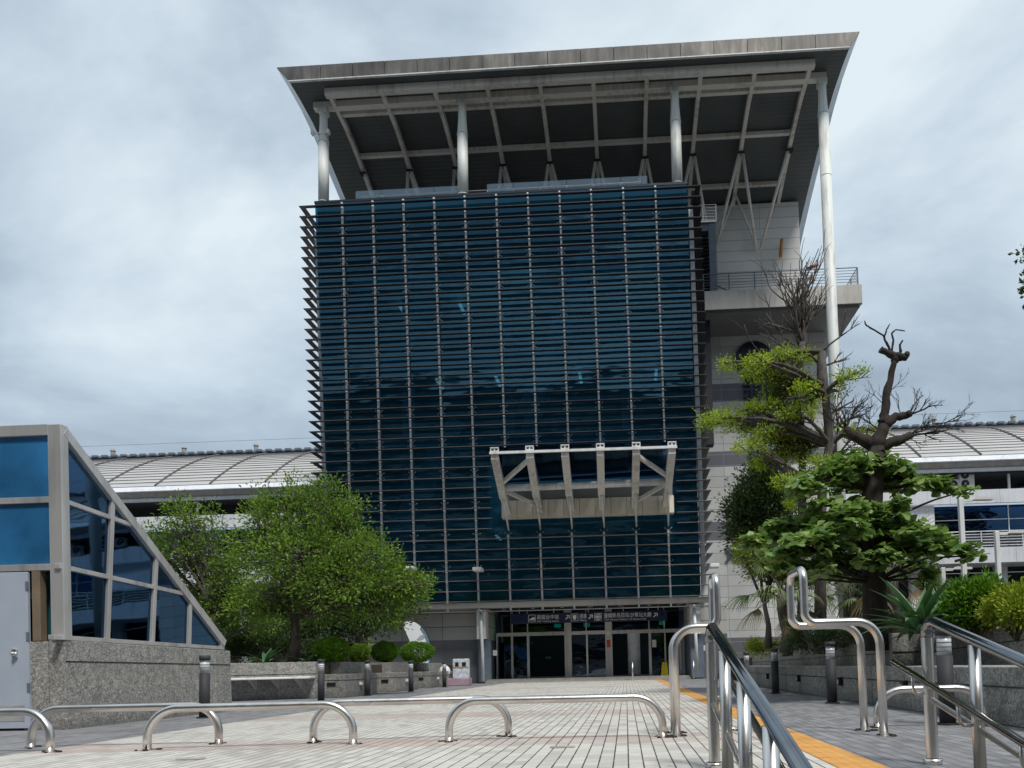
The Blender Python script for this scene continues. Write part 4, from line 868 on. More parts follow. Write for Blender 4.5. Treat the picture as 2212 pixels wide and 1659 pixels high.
for u in (.25, .52, .8):
    x, y = -9.6 + 1.75 * u, 17.45 + .75 * u; m = MB(); m.prism([(x - .04, y, .505), (x - .04, y + .36, .505), (x - .04, y + .36, .27)], (.07, 0, 0)); m.build('bench_bracket', M['frame'], LW)
XA = -7.15
for i, (Y0, Y1, lab) in enumerate(((18.6, 21.0, 'granite planter with stepped ledge nearest the bench wall'), (22.8, 25.3, 'middle stepped granite planter behind the dark bollards'), (26.8, 30.3, 'farthest stepped granite planter beside the painted board'))):
    T = planter('stepped_planter', lab, 'stepped granite planters along the left side', [
        ('ledge_block', [(-8.0, Y0), (XA, Y0), (XA, Y1), (-8.0, Y1)], 0, .60),
        ('upper_block', [(-8.9, Y0 + .9), (-7.62, Y0 + .9), (-7.62, Y1 + .9), (-8.9, Y1 + .9)], 0, .93)])
    m = MB(); m.box((XA + .001, Y0, .44), (XA + .006, Y1, .452)); m.box((-8.0, Y0 - .006, .44), (XA, Y0 - .001, .452)); m.build('groove', M['black'], T)
    m = MB(); m.box((-7.62, Y0 - .02, .30), (-7.4, Y0 + .05, .39)); m.build('vent', M['black'], T)
    m = MB(); m.box((XA - .02, Y0 + 1.0, .30), (XA + .06, Y0 + 1.12, .38)); m.build('socket_box', M['paper'], T)
LB = MB(); LB.box((-16, 19.12, 0), (-7.9, 33.6, .86)); o = LB.build('planting_bed', M['soil']); tag(o, 'raised soil bed under the trees behind the left granite walls', 'planting bed')
LBW = MB()
for (Y0, Y1) in ((19.5, 22.8), (23.7, 26.8), (27.7, 32.5)): pass
# ------------------------------------------------------------------ right planters
RP = thing('terrace_wall', 'two tier granite planter wall running along the right side of the walk', 'wall', (3.9, 14, 0))
m = MB(); ysg = [5.2, 8.3, 11.1, 13.9, 17, 20, 24.5]
for y0, y1 in zip(ysg, ysg[1:]): m.box((3.6, y0 + .006, 0), (4.35, y1 - .006, .56))
m.build('lower_tier', M['granite'], RP, bevel=.012)
m = MB(); m.box((3.592, 5.2, .36), (3.598, 24.5, .375)); m.build('groove', M['black'], RP)
up = [((4.13, 24.5), (4.13, 18), .92, .97), ((4.13, 18), (4.13, 12.0), .97, 1.06)]
m = MB()
for (a, b, z0, z1) in up: m.prism([(a[0], a[1] - .006, 0), (a[0], a[1] - .006, z0), (b[0], b[1] + .006, z1), (b[0], b[1] + .006, 0)], (.3, 0, 0))
m.prism([(4.13, 11.7, 0), (4.13, 11.7, 1.06), (5.15, 11.7, 1.1), (5.15, 11.7, 0)], (0, .3, 0))
m.prism([(4.95, 11.694, 0), (4.95, 11.694, 1.09), (4.95, 9, 1.2), (4.95, 5, 1.36), (4.95, 5, 0)], (.3, 0, 0))
m.build('upper_tier', M['granite'], RP, bevel=.012)
m = MB(); m.prism([(4.122, 24.5, .66), (4.122, 24.5, .675), (4.122, 12, .765), (4.122, 12, .75)], (.006, 0, 0)); m.box((4.13, 11.69, .76), (4.95, 11.698, .775)); m.prism([(4.942, 11.68, .78), (4.942, 11.68, .795), (4.942, 5, 1.02), (4.942, 5, 1.005)], (.006, 0, 0)); m.build('groove', M['black'], RP)
for y in (6.6, 9.75, 12.6, 15.6, 19): 
    m = MB(); m.box((3.53, y - .05, .24), (3.6, y + .05, .38)); s_ = m.build('wall_lamp', M['black'], RP, bevel=.008)
    m = MB(); m.box((3.52, y - .03, .27), (3.53, y + .03, .33)); m.build('lens', M['lens'], s_)
m = MB(); m.prism([(4.36, 11.85, 0), (5.2, 11.85, 0), (5.2, 5, 0), (16, 5, 0), (16, 36, 0), (4.36, 36, 0)], (0, 0, .84)); o = m.build('planting_bed', M['soil']); tag(o, 'raised soil bed under the trees behind the right granite wall', 'planting bed')
m = MB(); m.box((4.10, 12.02, .78), (4.125, 12.14, 1.22)); 
tag(m.build('marker_plate', M['paper']), 'slim white plate on the granite wall behind the right loop barrier', 'plate')

# ------------------------------------------------------------------ bollards
def bollard(name='light_bollard'):
    T = thing(name, '', 'bollard', (0, 0, 0)); h = .95
    m = MB(); m.tube([(0, 0, 0), (0, 0, h - .27)], .075, 20); m.build('shaft', M['boll'], T, smooth=True)
    m = MB(); m.tube([(0, 0, 0), (0, 0, .02)], .11, 20); m.build('base_plate', M['boll'], T)
    m = MB(); m.tube([(0, 0, h - .27), (0, 0, h - .07)], .068, 20); ln = m.build('lens', M['lens'], T, smooth=True)
    m = MB()
    for k in range(4): m.tube([(0, 0, h - .235 + k * .045), (0, 0, h - .225 + k * .045)], .07, 20)
    m.build('lens_ring', M['slate'], ln)
    m = MB(); m.tube([(0, 0, h - .07), (0, 0, h)], .08, 20); m.build('cap', M['boll'], T, smooth=True)
    return T
bp = [((-6.42, 11.03), 'dark lamp bollard standing against the kiosk granite base'), ((-6.9, 16.5), 'dark lamp bollard at the end of the steel bench'), ((-6.95, 19.65), 'dark lamp bollard at the corner of the nearest stepped planter'),
      ((-6.6, 22.5), 'dark lamp bollard in front of the middle stepped planter'), ((-6.8, 27.5), 'dark lamp bollard beside the painted board'),
      ((3.15, 11.6), 'dark lamp bollard just left of the right loop barrier legs'), ((3.09, 15.6), 'second dark lamp bollard from the doors on the right side'), ((3.3, 20.5), 'farthest dark lamp bollard on the right, near the flowers'), ((3.15, 7.5), 'dark lamp bollard behind the right handrail posts')]
B0 = bollard()
B0.location = (*bp[0][0], 0); B0['label'] = bp[0][1]; B0['group'] = 'dark lamp bollards along the walk'
for (p, lab) in bp[1:]: dup(B0, (*p, 0), lab, 'dark lamp bollards along the walk')

# ------------------------------------------------------------------ low hoops
def hoop(x0, y0, x1, y1, label, h=.362):
    T = thing('steel_hoop', label, 'barrier', ((x0 + x1) / 2, (y0 + y1) / 2, 0), 'low stainless hoops across the plaza'); r = .036
    a, b = Vector((x0, y0, 0)), Vector((x1, y1, 0)); d = (b - a).normalized(); R = .26; up = Vector((0, 0, 1))
    pts = [a, a + up * (h - R)] + arc(a + d * R + up * (h - R), R, math.pi, math.pi / 2, d, up, 12)[1:] + arc(b - d * R + up * (h - R), R, math.pi / 2, 0, d, up, 12) + [b]
    m = MB(); m.tube(pts, r, 18); m.build('tube', M['steel'], T, smooth=True)
    for p in (a, b):
        m = MB(); m.tube([p, p + up * .006], .062, 16); m.build('base_plate', M['steel'], T)
        m = MB()
        for k in range(5): an = random.uniform(0, 6.28); rr = random.uniform(.05, .1); q = p + Vector((math.cos(an) * rr, math.sin(an) * rr, .006)); m.sphere(q, random.uniform(.012, .025), 6, (1.3, 1, .5))
        m.build('mortar_crumbs', M['barkd'], T)
H = [((-6.95, 6.45), (-5.115, 6.38), 'low steel hoop cut off by the left edge'), ((-4.241, 6.4), (-2.466, 6.6), 'front low steel hoop second from the left edge'), ((-1.619, 6.7), (.317, 6.77), 'front low steel hoop nearest the handrail'),
     ((-5.636, 6.8), (-3.845, 6.85), 'rear low steel hoop in front of the kiosk'), ((-2.938, 6.85), (-1.14, 7.1), 'rear low steel hoop in the middle of the plaza'), ((2.42, 7.35), (3.42, 7.3), 'short low steel hoop beside the right granite wall')]
for a, b, lab in H: hoop(*a, *b, lab)
# ------------------------------------------------------------------ tall loop barriers
def gate(xf, yn, yf, xo, label):
    T = thing('loop_barrier', label, 'barrier', (xf, yn, 0), 'tall double loop barriers beside the stair rails'); r = .036
    sg = 1 if xo > xf else -1; zh = .985; zt = 1.46; R = .2; r2 = .09; X = Vector((sg, 0, 0)); U = Vector((0, 0, 1)); pts = []
    def half(y):
        b = Vector((xf, y, 0)); o = Vector((xo, y, 0))
        p = [b, b + U * (zh - R)] + arc(b + X * R + U * (zh - R), R, math.pi, math.pi / 2, X, U, 10)[1:]
        p += arc(o - X * r2 + U * (zh + r2), r2, -math.pi / 2, 0, X, U, 8)
        return p
    n_, f_ = half(yn), half(yf); ym = (yn + yf) / 2; hr = (yf - yn) / 2; D = Vector((0, 1, 0))
    rr = .11
    topn = arc(Vector((xo, yn + rr, zt - rr)), rr, math.pi, math.pi / 2, D, U, 7); topf = arc(Vector((xo, yf - rr, zt - rr)), rr, math.pi / 2, 0, D, U, 7)
    pts = n_ + topn + topf + list(reversed(f_))
    m = MB(); m.tube(pts, r, 18); m.build('tube', M['steel'], T, smooth=True)
    for y in (yn, yf):
        m = MB(); m.tube([(xf, y, 0), (xf, y, .006)], .062, 16); m.build('base_plate', M['steel'], T)
        m = MB()
        for k in range(6): an = random.uniform(0, 6.28); rr2 = random.uniform(.05, .1); m.sphere((xf + math.cos(an) * rr2, y + math.sin(an) * rr2, .006), random.uniform(.02, .032), 6, (1.3, 1, .5))
        m.build('mortar_crumbs', M['barkd'], T)
gate(.445, 6.78, 7.12, .84, 'tall double loop barrier left of the orange strip')
gate(2.19, 6.5, 7.02, 1.56, 'tall double loop barrier right of the orange strip')
# ------------------------------------------------------------------ stair handrails
def handrail(X, Yt, zt, sgn, label):
    T = thing('stair_handrail', label, 'handrail', (X, Yt, 0)); k = .25; n = 7; yb = .6
    zat = lambda y: zt - k * (Yt - y); gz = lambda y: -.25 * max(0, 4.4 - y)
    # top rail turns down into the first post
    R = .07
    pts = [Vector((X, Yt, .04 + gz(Yt))), Vector((X, Yt, zt - .12))] + [Vector((X, Yt - .012, zt - .07)), Vector((X, Yt - .045, zt - .03))] + [Vector((X, Yt - .12, zat(Yt - .12) + .0)), Vector((X, yb, zat(yb)))]
    m = MB(); m.tube([pts[0], pts[1]], .036, 18, False); m.build('post', M['steel'], T, smooth=True); m = MB(); m.tube([pts[1], pts[2], pts[3], pts[4], pts[5]], [.036, .036, .032, .031, .031], 18); m.build('top_rail', M['rail'], T, smooth=True)
    m = MB(); m.tube([(X, Yt, 0), (X, Yt, .035)], .055, 18); m.build('base_flange', M['steel'], T, smooth=True)
    y = Yt - .62; 
    while y > yb + .1:
        m = MB(); m.tube([(X, y, gz(y) - .02), (X, y, zat(y) - .03)], .032, 18); m.build('post', M['steel'], T, smooth=True); y -= .62
    lx = X - sgn * .1
    m = MB(); m.tube([(lx, Yt + .32, .635), (lx, yb, .635 - .235 * (Yt + .32 - yb))], .021, 14); m.build('lower_rail', M['rail'], T, smooth=True)
    m = MB(); m.tube([(X, Yt, .405), (X, yb, .405 - .22 * (Yt - yb))], .017, 12); m.build('mid_bar', M['steel'], T, smooth=True)
    y = Yt
    while y > yb + .1:
        zl_ = .635 - .235 * (Yt + .32 - y); m = MB(); m.tube([(X, y, zl_ - .12), (lx + sgn * .025, y, zl_ - .125), (lx + sgn * .006, y, zl_ - .11), (lx, y, zl_ - .07), (lx, y, zl_ - .015)], .010, 8); m.build('bracket', M['steel'], T, smooth=True); y -= .62
handrail(.54, 4.72, .905, -1, 'stainless stair handrail left of the orange strip, nearest the camera'); handrail(1.88, 4.72, .905, 1, 'stainless stair handrail with lower rail at the right edge')
# drain covers / small marks in the paving
for (px, py, lab) in ((1215, 1615, 'small dark gap plate in the paving below the middle hoops'), (412, 1641, 'small dark plate in the paving near the bottom left')):
    p = oZ(px, py); m = MB(); m.box((p.x - .1, p.y - .04, 0), (p.x + .1, p.y + .04, .012)); tag(m.build('lifted_paver', M['wingsh'], bevel=.004), lab, 'paver')

# ------------------------------------------------------------------ vegetation
def leaf_mesh(name, P, Nn, size, mat, parent, tone, shape='diamond', droop=.2, aspect=.45):
    """P (n,3) bases, Nn (n,3) leaf directions, one small folded leaf each"""
    n = len(P); d = Nn / np.linalg.norm(Nn, axis=1, keepdims=True)
    rnd = rng.normal(size=(n, 3)); s = np.cross(d, rnd); s /= np.linalg.norm(s, axis=1, keepdims=True) + 1e-9
    if shape == 'flat': # keep leaf blades roughly facing up
        up = np.array([0, 0, 1.]) + rng.normal(size=(n, 3)) * .35; s = np.cross(d, up); s /= np.linalg.norm(s, axis=1, keepdims=True) + 1e-9
    u = np.cross(s, d); sz = (size * rng.uniform(.65, 1.25, n))[:, None]
    if shape == 'diamond':
        loc = [(0, 0, 0), (.5, .5, .08), (1, 0, -.1), (.5, -.5, .08)]; faces = [(0, 1, 2), (0, 2, 3)]
    else:
        loc = [(0, 0, 0), (.45, .32, .05), (.75, .5, .03), (.95, .3, -.06), (1.03, 0, -.12), (.95, -.3, -.06), (.75, -.5, .03), (.45, -.32, .05), (.6, 0, -.06)]
        faces = [(0, 1, 8), (1, 2, 8), (2, 3, 8), (3, 4, 8), (4, 5, 8), (5, 6, 8), (6, 7, 8), (7, 0, 8)]
    k = len(loc); V = np.zeros((n, k, 3))
    for j, (a, b, c) in enumerate(loc): V[:, j] = P + d * sz * a + s * sz * b * aspect * 1. + u * sz * c
    V[:, :, 2] -= 0
    V = V.reshape(-1, 3); base = np.arange(n) * k; Fc = np.array(faces); Fa = (base[:, None, None] + Fc[None]).reshape(-1, 3)
    me = bpy.data.meshes.new(name); me.vertices.add(len(V)); me.vertices.foreach_set('co', V.ravel()); me.loops.add(Fa.size); me.loops.foreach_set('vertex_index', Fa.ravel())
    me.polygons.add(len(Fa)); me.polygons.foreach_set('loop_start', np.arange(len(Fa)) * 3); me.polygons.foreach_set('loop_total', np.full(len(Fa), 3)); me.update(calc_edges=True)
    at = me.attributes.new('tone', 'FLOAT', 'POINT'); at.data.foreach_set('value', np.repeat(np.clip(tone, 0, 1), k).astype(np.float32))
    me.materials.append(mat); o = bpy.data.objects.new(name, me); COL.objects.link(o)
    if parent: o.parent = parent; me.transform(parent.matrix_basis.inverted())
    return o
def tufts(blobs, ntuft, nleaf, spread, up=.3, shell=.5):
    """blobs: (center, rx, ry, rz, weight). Returns leaf bases, directions, tone, tuft centres"""
    Ps, Ds, Ts, Cs = [], [], [], []
    wt = np.array([b[1] * b[2] * b[3] for b in blobs]) ** .67; wt /= wt.sum()
    for b, wgt in zip(blobs, wt):
        c = np.array(b[0]); r = np.array(b[1:4]); m = max(4, int(ntuft * wgt))
        v = rng.normal(size=(m, 3)); v /= np.linalg.norm(v, axis=1, keepdims=True); rad = rng.uniform(shell ** 3, 1, m) ** (1 / 3.) * rng.uniform(.85, 1.12, m)
        C = c + v * rad[:, None] * r
        for q, vv in zip(C, v):
            k = max(3, int(nleaf * rng.uniform(.5, 1.4))); o = rng.normal(size=(k, 3)) * spread; Ps.append(q + o)
            Ds.append(o * 1.5 / spread * .5 + vv * .6 + np.array([0, 0, up]) + rng.normal(size=(k, 3)) * .45); Ts.append(np.clip(rng.normal(.1 + .7 * rng.random(), .13, k), 0, 1)); Cs.append(q)
    return np.vstack(Ps), np.vstack(Ds), np.concatenate(Ts), np.array(Cs)
def branch(m, a, b, r0, r1, sag=.12, n=6, wob=.05, sides=6):
    a, b = Vector(a), Vector(b); pts = []; L_ = (b - a).length
    j = Vector((random.gauss(0, 1), random.gauss(0, 1), random.gauss(0, .6))) * wob * L_
    for i in range(n + 1):
        t = i / n; p = a.lerp(b, t) + j * math.sin(math.pi * t) + Vector((random.gauss(0, 1), random.gauss(0, 1), random.gauss(0, 1))) * wob * .25 * L_ * (t * (1 - t) * 2); p.z += sag * L_ * math.sin(math.pi * t) * .5
        pts.append(p)
    m.tube(pts, [r0 + (r1 - r0) * i / n for i in range(n + 1)], sides); return pts
def pb(x, y, Y, rx, ry, rd=None): # blob given by picture position and distance
    c = oY(x, y, Y); s = Y / 1600.; return (tuple(c), rx * s, (rd or (rx + ry) / 2) * s, ry * s)
def tree(name, label, base, blobs, trunk_r, leaf, lsize, ntuft, nleaf, spread, barkm, shape='diamond', fork=1.6, group=None, twigs=.25, aspect=.45, trunkpts=None, shell=.5, up=.3, Yjit=None):
    T = thing(name, label, 'tree', base, group); m = MB(); b0 = Vector(base)
    if trunkpts is None: top = b0 + Vector((random.uniform(-.15, .15), 0, fork)); trunkpts = [b0 - Vector((0, 0, .05)), b0.lerp(top, .5) + Vector((.05, .03, 0)), top]
    n = len(trunkpts); m.tube(trunkpts, [trunk_r * (1.25 if i == 0 else 1.0 - .35 * i / (n - 1)) for i in range(n)], 14); top = Vector(trunkpts[-1])
    P, D, Tn, C = tufts(blobs, ntuft, nleaf, spread, up, shell)
    for bl_ in blobs:
        c = Vector(bl_[0]); src = min((Vector(p) for p in trunkpts[1:]), key=lambda p: (p - c).length + max(0, p.z - c.z) * 2)
        pts = branch(m, src, c, trunk_r * .5, .02, .15)
        near = [Vector(q) for q in C if (Vector(q) - c).length < max(bl_[1:]) * 1.2]; random.shuffle(near)
        for q in near[:int(len(near) * twigs)]: branch(m, random.choice(pts[3:]), q, .014, .004, 0, 4, .08, 4)
    m.build('trunk', barkm, T, smooth=True); leaf_mesh('crown', P, D, lsize, leaf, T, Tn, shape, aspect=aspect); return T

# left leafy trees
def sprigs(bl, n, Y):
    o = []
    for _ in range(n):
        b = random.choice(bl); a = random.uniform(-.4, 3.6); c = b[0]; o.append(((c[0] + math.cos(a) * b[1] * 1.12, c[1] + random.uniform(-.4, .4), c[2] + math.sin(a) * b[3] * 1.15), random.uniform(.12, .3), .2, random.uniform(.1, .22)))
    return o
YA = 19.8; bA = oY(632, 1420, YA); bA.z = .86
blobsA = [pb(610, 1130, YA, 75, 60), pb(690, 1105, YA - .4, 75, 55), pb(560, 1190, YA + .3, 55, 60), pb(650, 1200, YA - 1, 95, 70), pb(745, 1150, YA, 65, 60), pb(790, 1215, YA - .6, 80, 65), pb(730, 1260, YA - 1, 90, 60),
          pb(850, 1265, YA, 62, 55), pb(885, 1290, YA + .5, 42, 36), pb(820, 1315, YA, 60, 38), pb(590, 1285, YA - .4, 75, 50), pb(670, 1310, YA + .4, 80, 40), pb(540, 1310, YA, 50, 50), pb(915, 1265, YA, 20, 10), pb(640, 1075, YA, 22, 30), pb(570, 1100, YA, 30, 25), pb(700, 1065, YA, 25, 24), pb(750, 1090, YA, 30, 14)]
tree('leafy_tree', 'broad leafy green tree with dark forked trunk in front of the glass tower', bA, blobsA + sprigs(blobsA, 26, YA), .15, M['leaf_mid'], .10, 1300, 22, .12, M['bark1'], fork=1.3, twigs=.3)
YL = 21.5; bL = oY(470, 1400, YL); bL.z = .86
blobsL = [pb(395, 1115, YL, 45, 32), pb(350, 1150, YL, 42, 32), pb(440, 1140, YL, 45, 38), pb(400, 1185, YL, 60, 36), pb(470, 1200, YL, 55, 50), pb(440, 1250, YL + .5, 70, 45), pb(510, 1250, YL, 55, 60), pb(480, 1320, YL, 60, 50), pb(540, 1350, YL + 1, 50, 40), pb(430, 1310, YL + .4, 40, 40), pb(330, 1180, YL, 20, 14)]
tree('leafy_tree', 'smaller leafy tree with pale bare twigs just behind the glass kiosk', bL, blobsL + sprigs(blobsL, 16, YL), .12, M['leaf_mid'], .105, 560, 20, .13, M['bark2'], fork=1.6, twigs=.45)
YC = 24.; bC = oY(768, 1418, YC); bC.z = .86
blobsC = [pb(760, 1340, YC, 60, 30), pb(700, 1350, YC, 50, 28), pb(600, 1370, YC, 60, 30), pb(520, 1385, YC + 1, 40, 25), pb(830, 1330, YC, 40, 25)]
tree('dark_tree', 'shaded dark tree with twin trunks behind the broad leafy tree', bC, blobsC, .17, M['leaf_dark'], .12, 520, 22, .18, M['bark1'], fork=1.1)
# clipped ball bushes
def bush(name, label, px, py, Y, rx, ry, leaf, n, lsize, group=None, cat='bush', base=.86):
    c = oY(px, py, Y); s = Y / 1600.; T = thing(name, label, cat, (c.x, Y, base), group); r = np.array([rx * s, rx * s * .9, ry * s])
    v = rng.normal(size=(n, 3)); v /= np.linalg.norm(v, axis=1, keepdims=True); bumpn = 1 + .07 * np.sin(v[:, 0] * 7 + px) * np.cos(v[:, 2] * 6 + 1)
    P = np.array(c) + v * r * (rng.uniform(.78, 1.02, n) * bumpn)[:, None]; D = v + rng.normal(size=(n, 3)) * .6 + np.array([0, 0, .4]); tone = np.clip(rng.normal(.45, .2, n) + .12 * np.sin(v[:, 0] * 9 + v[:, 1] * 5), 0, 1)
    leaf_mesh('foliage', P, D, lsize, leaf, T, tone); m = MB(); 
    for k in range(7): m.tube([(c.x, Y, base - .03), (c.x + random.uniform(-.5, .5) * r[0], Y + random.uniform(-.4, .4) * r[1], c.z + random.uniform(0, .4) * r[2])], [.02, .006], 5)
    m.build('stem', M['bark1'], T); return T
G = 'clipped bushes on the left planters'
bush('round_bush', 'largest clipped round bush, nearest the tree trunk', 717, 1404, 19.6, 38, 26, M['leaf_bush'], 9000, .06, G); bush('round_bush', 'smallest clipped bush, darker and set back between two others', 777, 1411, 23, 21, 19, M['leaf_mid'], 5000, .06, G)
bush('round_bush', 'clipped round bush second from the doors', 832, 1408, 24.6, 28, 22, M['leaf_bush'], 7000, .06, G); bush('round_bush', 'clipped wide bush nearest the doors in front of the white flag', 902, 1409, 27.5, 36, 22, M['leaf_bush'], 8000, .065, G)
# agaves
def agave(label, base, R, n, lift=.9, wdt=.065):
    T = thing('agave', label, 'plant', base); m = MB(); b = Vector(base); tone = []
    for k in range(n):
        an = random.uniform(0, 2 * math.pi); el = random.uniform(.25, 1.45) * lift; Lk = R * random.uniform(.75, 1.15); d = Vector((math.cos(an), math.sin(an), 0)); sd_ = Vector((-math.sin(an), math.cos(an), 0)); rows = []
        for i in range(9):
            t = i / 8; e = el - t * t * random.uniform(.5, .9) * (1.2 - el * .4); rows.append(None)
        p = b.copy(); e = el; bend = random.uniform(.6, 1.4) * (1.3 - el * .6); last = None
        for i in range(9):
            t = i / 8; ww = wdt * R * (.55 + 1.1 * t * (1 - t) * 2) * (1 - t ** 3) + .003
            u_ = Vector((-math.sin(e) * d.x, -math.sin(e) * d.y, math.cos(e))); row = [p - sd_ * ww + u_ * ww * .35, p, p + sd_ * ww + u_ * ww * .35]
            if last:
                o_ = len(m.v); m.v += [tuple(q) for q in last + row]; m.f += [(o_, o_ + 1, o_ + 4, o_ + 3), (o_ + 1, o_ + 2, o_ + 5, o_ + 4)]; m.mi += [0, 0]; tone += [(.75, .3, .75, .75, .3, .75)]
            last = row; p = p + (d * math.cos(e) + Vector((0, 0, 1)) * math.sin(e)) * Lk / 8; e -= bend / 8
    o = m.build('leaves', M['leaf_agave'], T, smooth=True); at = o.data.attributes.new('tone', 'FLOAT', 'POINT'); at.data.foreach_set('value', np.clip(np.array(tone, dtype=np.float32).ravel() + rng.normal(0, .1, len(o.data.vertices)), 0, 1).astype(np.float32)); return T
c = oY(1985, 1375, 10.6); agave('big blue green agave behind the right granite wall below the almond tree', (c.x, 10.6, 1.0), .95, 46)
c = oY(2035, 1372, 11.2); agave('second agave with upright leaves just right of the big one', (c.x, 11.2, 1.0), .8, 34, 1.1)
c = oY(560, 1420, 18.6); agave('small agave on the left wall beside the kiosk end', (c.x, 18.9, .88), .75, 20, .7); c = oY(632, 1425, 19); agave('small agave at the foot of the broad leafy tree', (c.x + .3, 19.2, .88), .7, 16, .6)
# fan palms
def palm(label, base, h, R, n, dry=.35, leaf='leaf_palm', group=None):
    T = thing('fan_palm', label, 'palm', base, group); b = Vector(base); m = MB(); pts = [b + Vector((.04 * math.sin(i), .03 * math.cos(i * 2), h * i / 6)) for i in range(7)]
    m.tube(pts, [.15, .13, .12, .12, .12, .13, .12], 12); m.build('trunk', M['bark2'], T, smooth=True); top = pts[-1]
    for nm, mt, cnt, lo, hi in (('crown', leaf, n, -.15, 1.2), ('dead_fronds', 'leaf_dry', int(n * dry * .5), -1.2, -.3)):
        V = []; Fc = []; TN = []; ms = MB()
        for k in range(cnt):
            an = 2 * math.pi * k / max(cnt, 1) * 2.4 + random.uniform(-.3, .3); el = random.uniform(lo, hi); d = Vector((math.cos(an) * math.cos(el), math.sin(an) * math.cos(el), math.sin(el))); hub = top + d * R * random.uniform(.5, .75); hub.z -= .06
            ms.tube([top, top.lerp(hub, .5) + Vector((0, 0, .05)), hub], [.018, .012, .01], 5, False); sd_ = d.cross(Vector((0, 0, 1))); sd_ = sd_.normalized() if sd_.length > .1 else Vector((1, 0, 0)); up = sd_.cross(d)
            tn = random.uniform(.2, .9)
            for j in range(26):
                th = (j / 25 - .5) * 2.7; dd = (d * math.cos(th) + sd_ * math.sin(th) + up * .12 * math.cos(th * 3)).normalized(); L_ = R * .72 * (1 - .28 * abs(th) / 1.35) * random.uniform(.85, 1.1); w_ = .016; p = hub.copy(); last = None; tn2 = min(1, max(0, tn + random.gauss(0, .12)))
                per = dd.cross(up); per = per.normalized() if per.length > .1 else sd_
                for i in range(5):
                    t = i / 4; ww = w_ * (1.1 - t) + .002; row = [tuple(p - per * ww), tuple(p + per * ww)]
                    if last is not None: o_ = len(V); V += last + row; Fc.append((o_, o_ + 1, o_ + 3, o_ + 2)); TN += [tn2] * 4
                    last = row; dd = (dd + Vector((0, 0, -.17 - .35 * t))).normalized(); p = p + dd * L_ / 4
        if cnt:
            mm = MB(); mm.v = V; mm.f = Fc; mm.mi = [0] * len(Fc); o = mm.build(nm, M[mt], T); at = o.data.attributes.new('tone', 'FLOAT', 'POINT'); at.data.foreach_set('value', np.array(TN, dtype=np.float32)); ms.build('petiole', M['bark2'], o)
    return T
c = oY(1698, 1400, 15.5); palm('fan palm with drooping fronds beside the stone wall, left of the loop barrier', (c.x, 15.5, .84), 1.25, 1.05, 15, .6)
c = oY(1935, 1400, 15); palm('fan palm with shaggy hanging fronds just right of the almond tree trunk', (c.x, 15, .84), 1.5, 1.2, 18, .7)
c = oY(1840, 1400, 16.5); palm('fan palm half hidden behind the almond tree trunk', (c.x, 16.5, .84), 1.2, 1.1, 14, .6)
c = oY(745, 1410, 25.5); palm('fan palm with dry brown skirt under the left trees', (c.x, 25.5, .84), 1.0, 1.2, 12, 1.2)
c = oY(560, 1400, 24.); palm('small fan palm in the shade behind the kiosk end', (c.x, 24, .84), .9, 1.1, 12, .8)
# lime green layered tree
YM_ = 15.; bM = oY(1771, 1390, YM_); bM.z = .84
def P_(x, y, Y=YM_): return oY(x, y, Y)
tp = [Vector((bM.x, YM_, .8)), P_(1772, 1200), P_(1776, 1060), P_(1792, 960), P_(1783, 850), P_(1775, 760)]
lime = [(1690, 770, 60, 11), (1735, 772, 32, 14), (1640, 776, 35, 8), (1590, 788, 35, 8), (1565, 783, 16, 5), (1630, 805, 45, 11), (1690, 815, 55, 13), (1735, 835, 30, 16), (1690, 848, 55, 14), (1745, 870, 28, 18), (1660, 882, 60, 12), (1610, 885, 40, 8), (1720, 890, 40, 12),
        (1560, 903, 50, 11), (1528, 915, 22, 14), (1600, 925, 42, 10), (1650, 935, 40, 10), (1680, 952, 70, 14), (1740, 945, 45, 18), (1620, 965, 45, 10), (1700, 985, 70, 16), (1650, 1000, 35, 12), (1830, 815, 32, 9), (1856, 803, 20, 6), (1812, 845, 22, 10), (1830, 930, 38, 7), (1890, 932, 38, 7), (1770, 1000, 40, 14), (1700, 1040, 35, 16), (1725, 1085, 28, 18)]
tree('layered_tree', 'tall tree with flat layers of lime green leaves and bare upper branches', bM, [pb(x, y, YM_ + random.uniform(-.6, .6), rx, ry * .55, rx * .6) for x, y, rx, ry in lime], .11, M['leaf_lime'], .06, 900, 20, .055, M['bark2'], trunkpts=tp, twigs=.35, shell=.2, up=.15)
# its bare broom of upper branches + second bare trunk
def bare(name, label, stems, parentbase, mat, seed, r=.02, group=None):
    random.seed(seed); T = thing(name, label, 'tree', parentbase, group); m = MB()
    def grow(a, d, L_, r_, depth):
        b = a + d * L_; pts = branch(m, a, b, r_, r_ * .55, .0, 5, .07, 6 if r_ > .02 else 4)
        if depth == 0: return
        for k in range(random.choice((2, 3, 3))):
            t = random.uniform(.35, 1); p = pts[min(5, int(t * 5))]; ax = Vector((random.gauss(0, 1), random.gauss(0, .7), random.gauss(0, 1))).normalized(); nd = (d + ax * .55 + Vector((0, 0, .12))).normalized(); grow(p, nd, L_ * random.uniform(.5, .75), r_ * .55, depth - 1)
    for (a, b, r0, dep) in stems:
        a, b = Vector(a), Vector(b)
        if dep < 0: branch(m, a, b, r0, r0 * .7, 0, 6, .03, 12)
        else: grow(a, (b - a).normalized(), (b - a).length, r0, dep)
    m.build('trunk', mat, T, smooth=True); return T
YB_ = 15.3; q = lambda x, y, Y=YB_: P_(x, y, Y)
stems = [(q(1733, 1400), q(1732, 1200), .11, -1), (q(1732, 1200), q(1735, 960), .1, -1), (q(1735, 960), q(1734, 740), .085, -1), (q(1775, 830, 15), q(1774, 760, 15), .09, -1)]
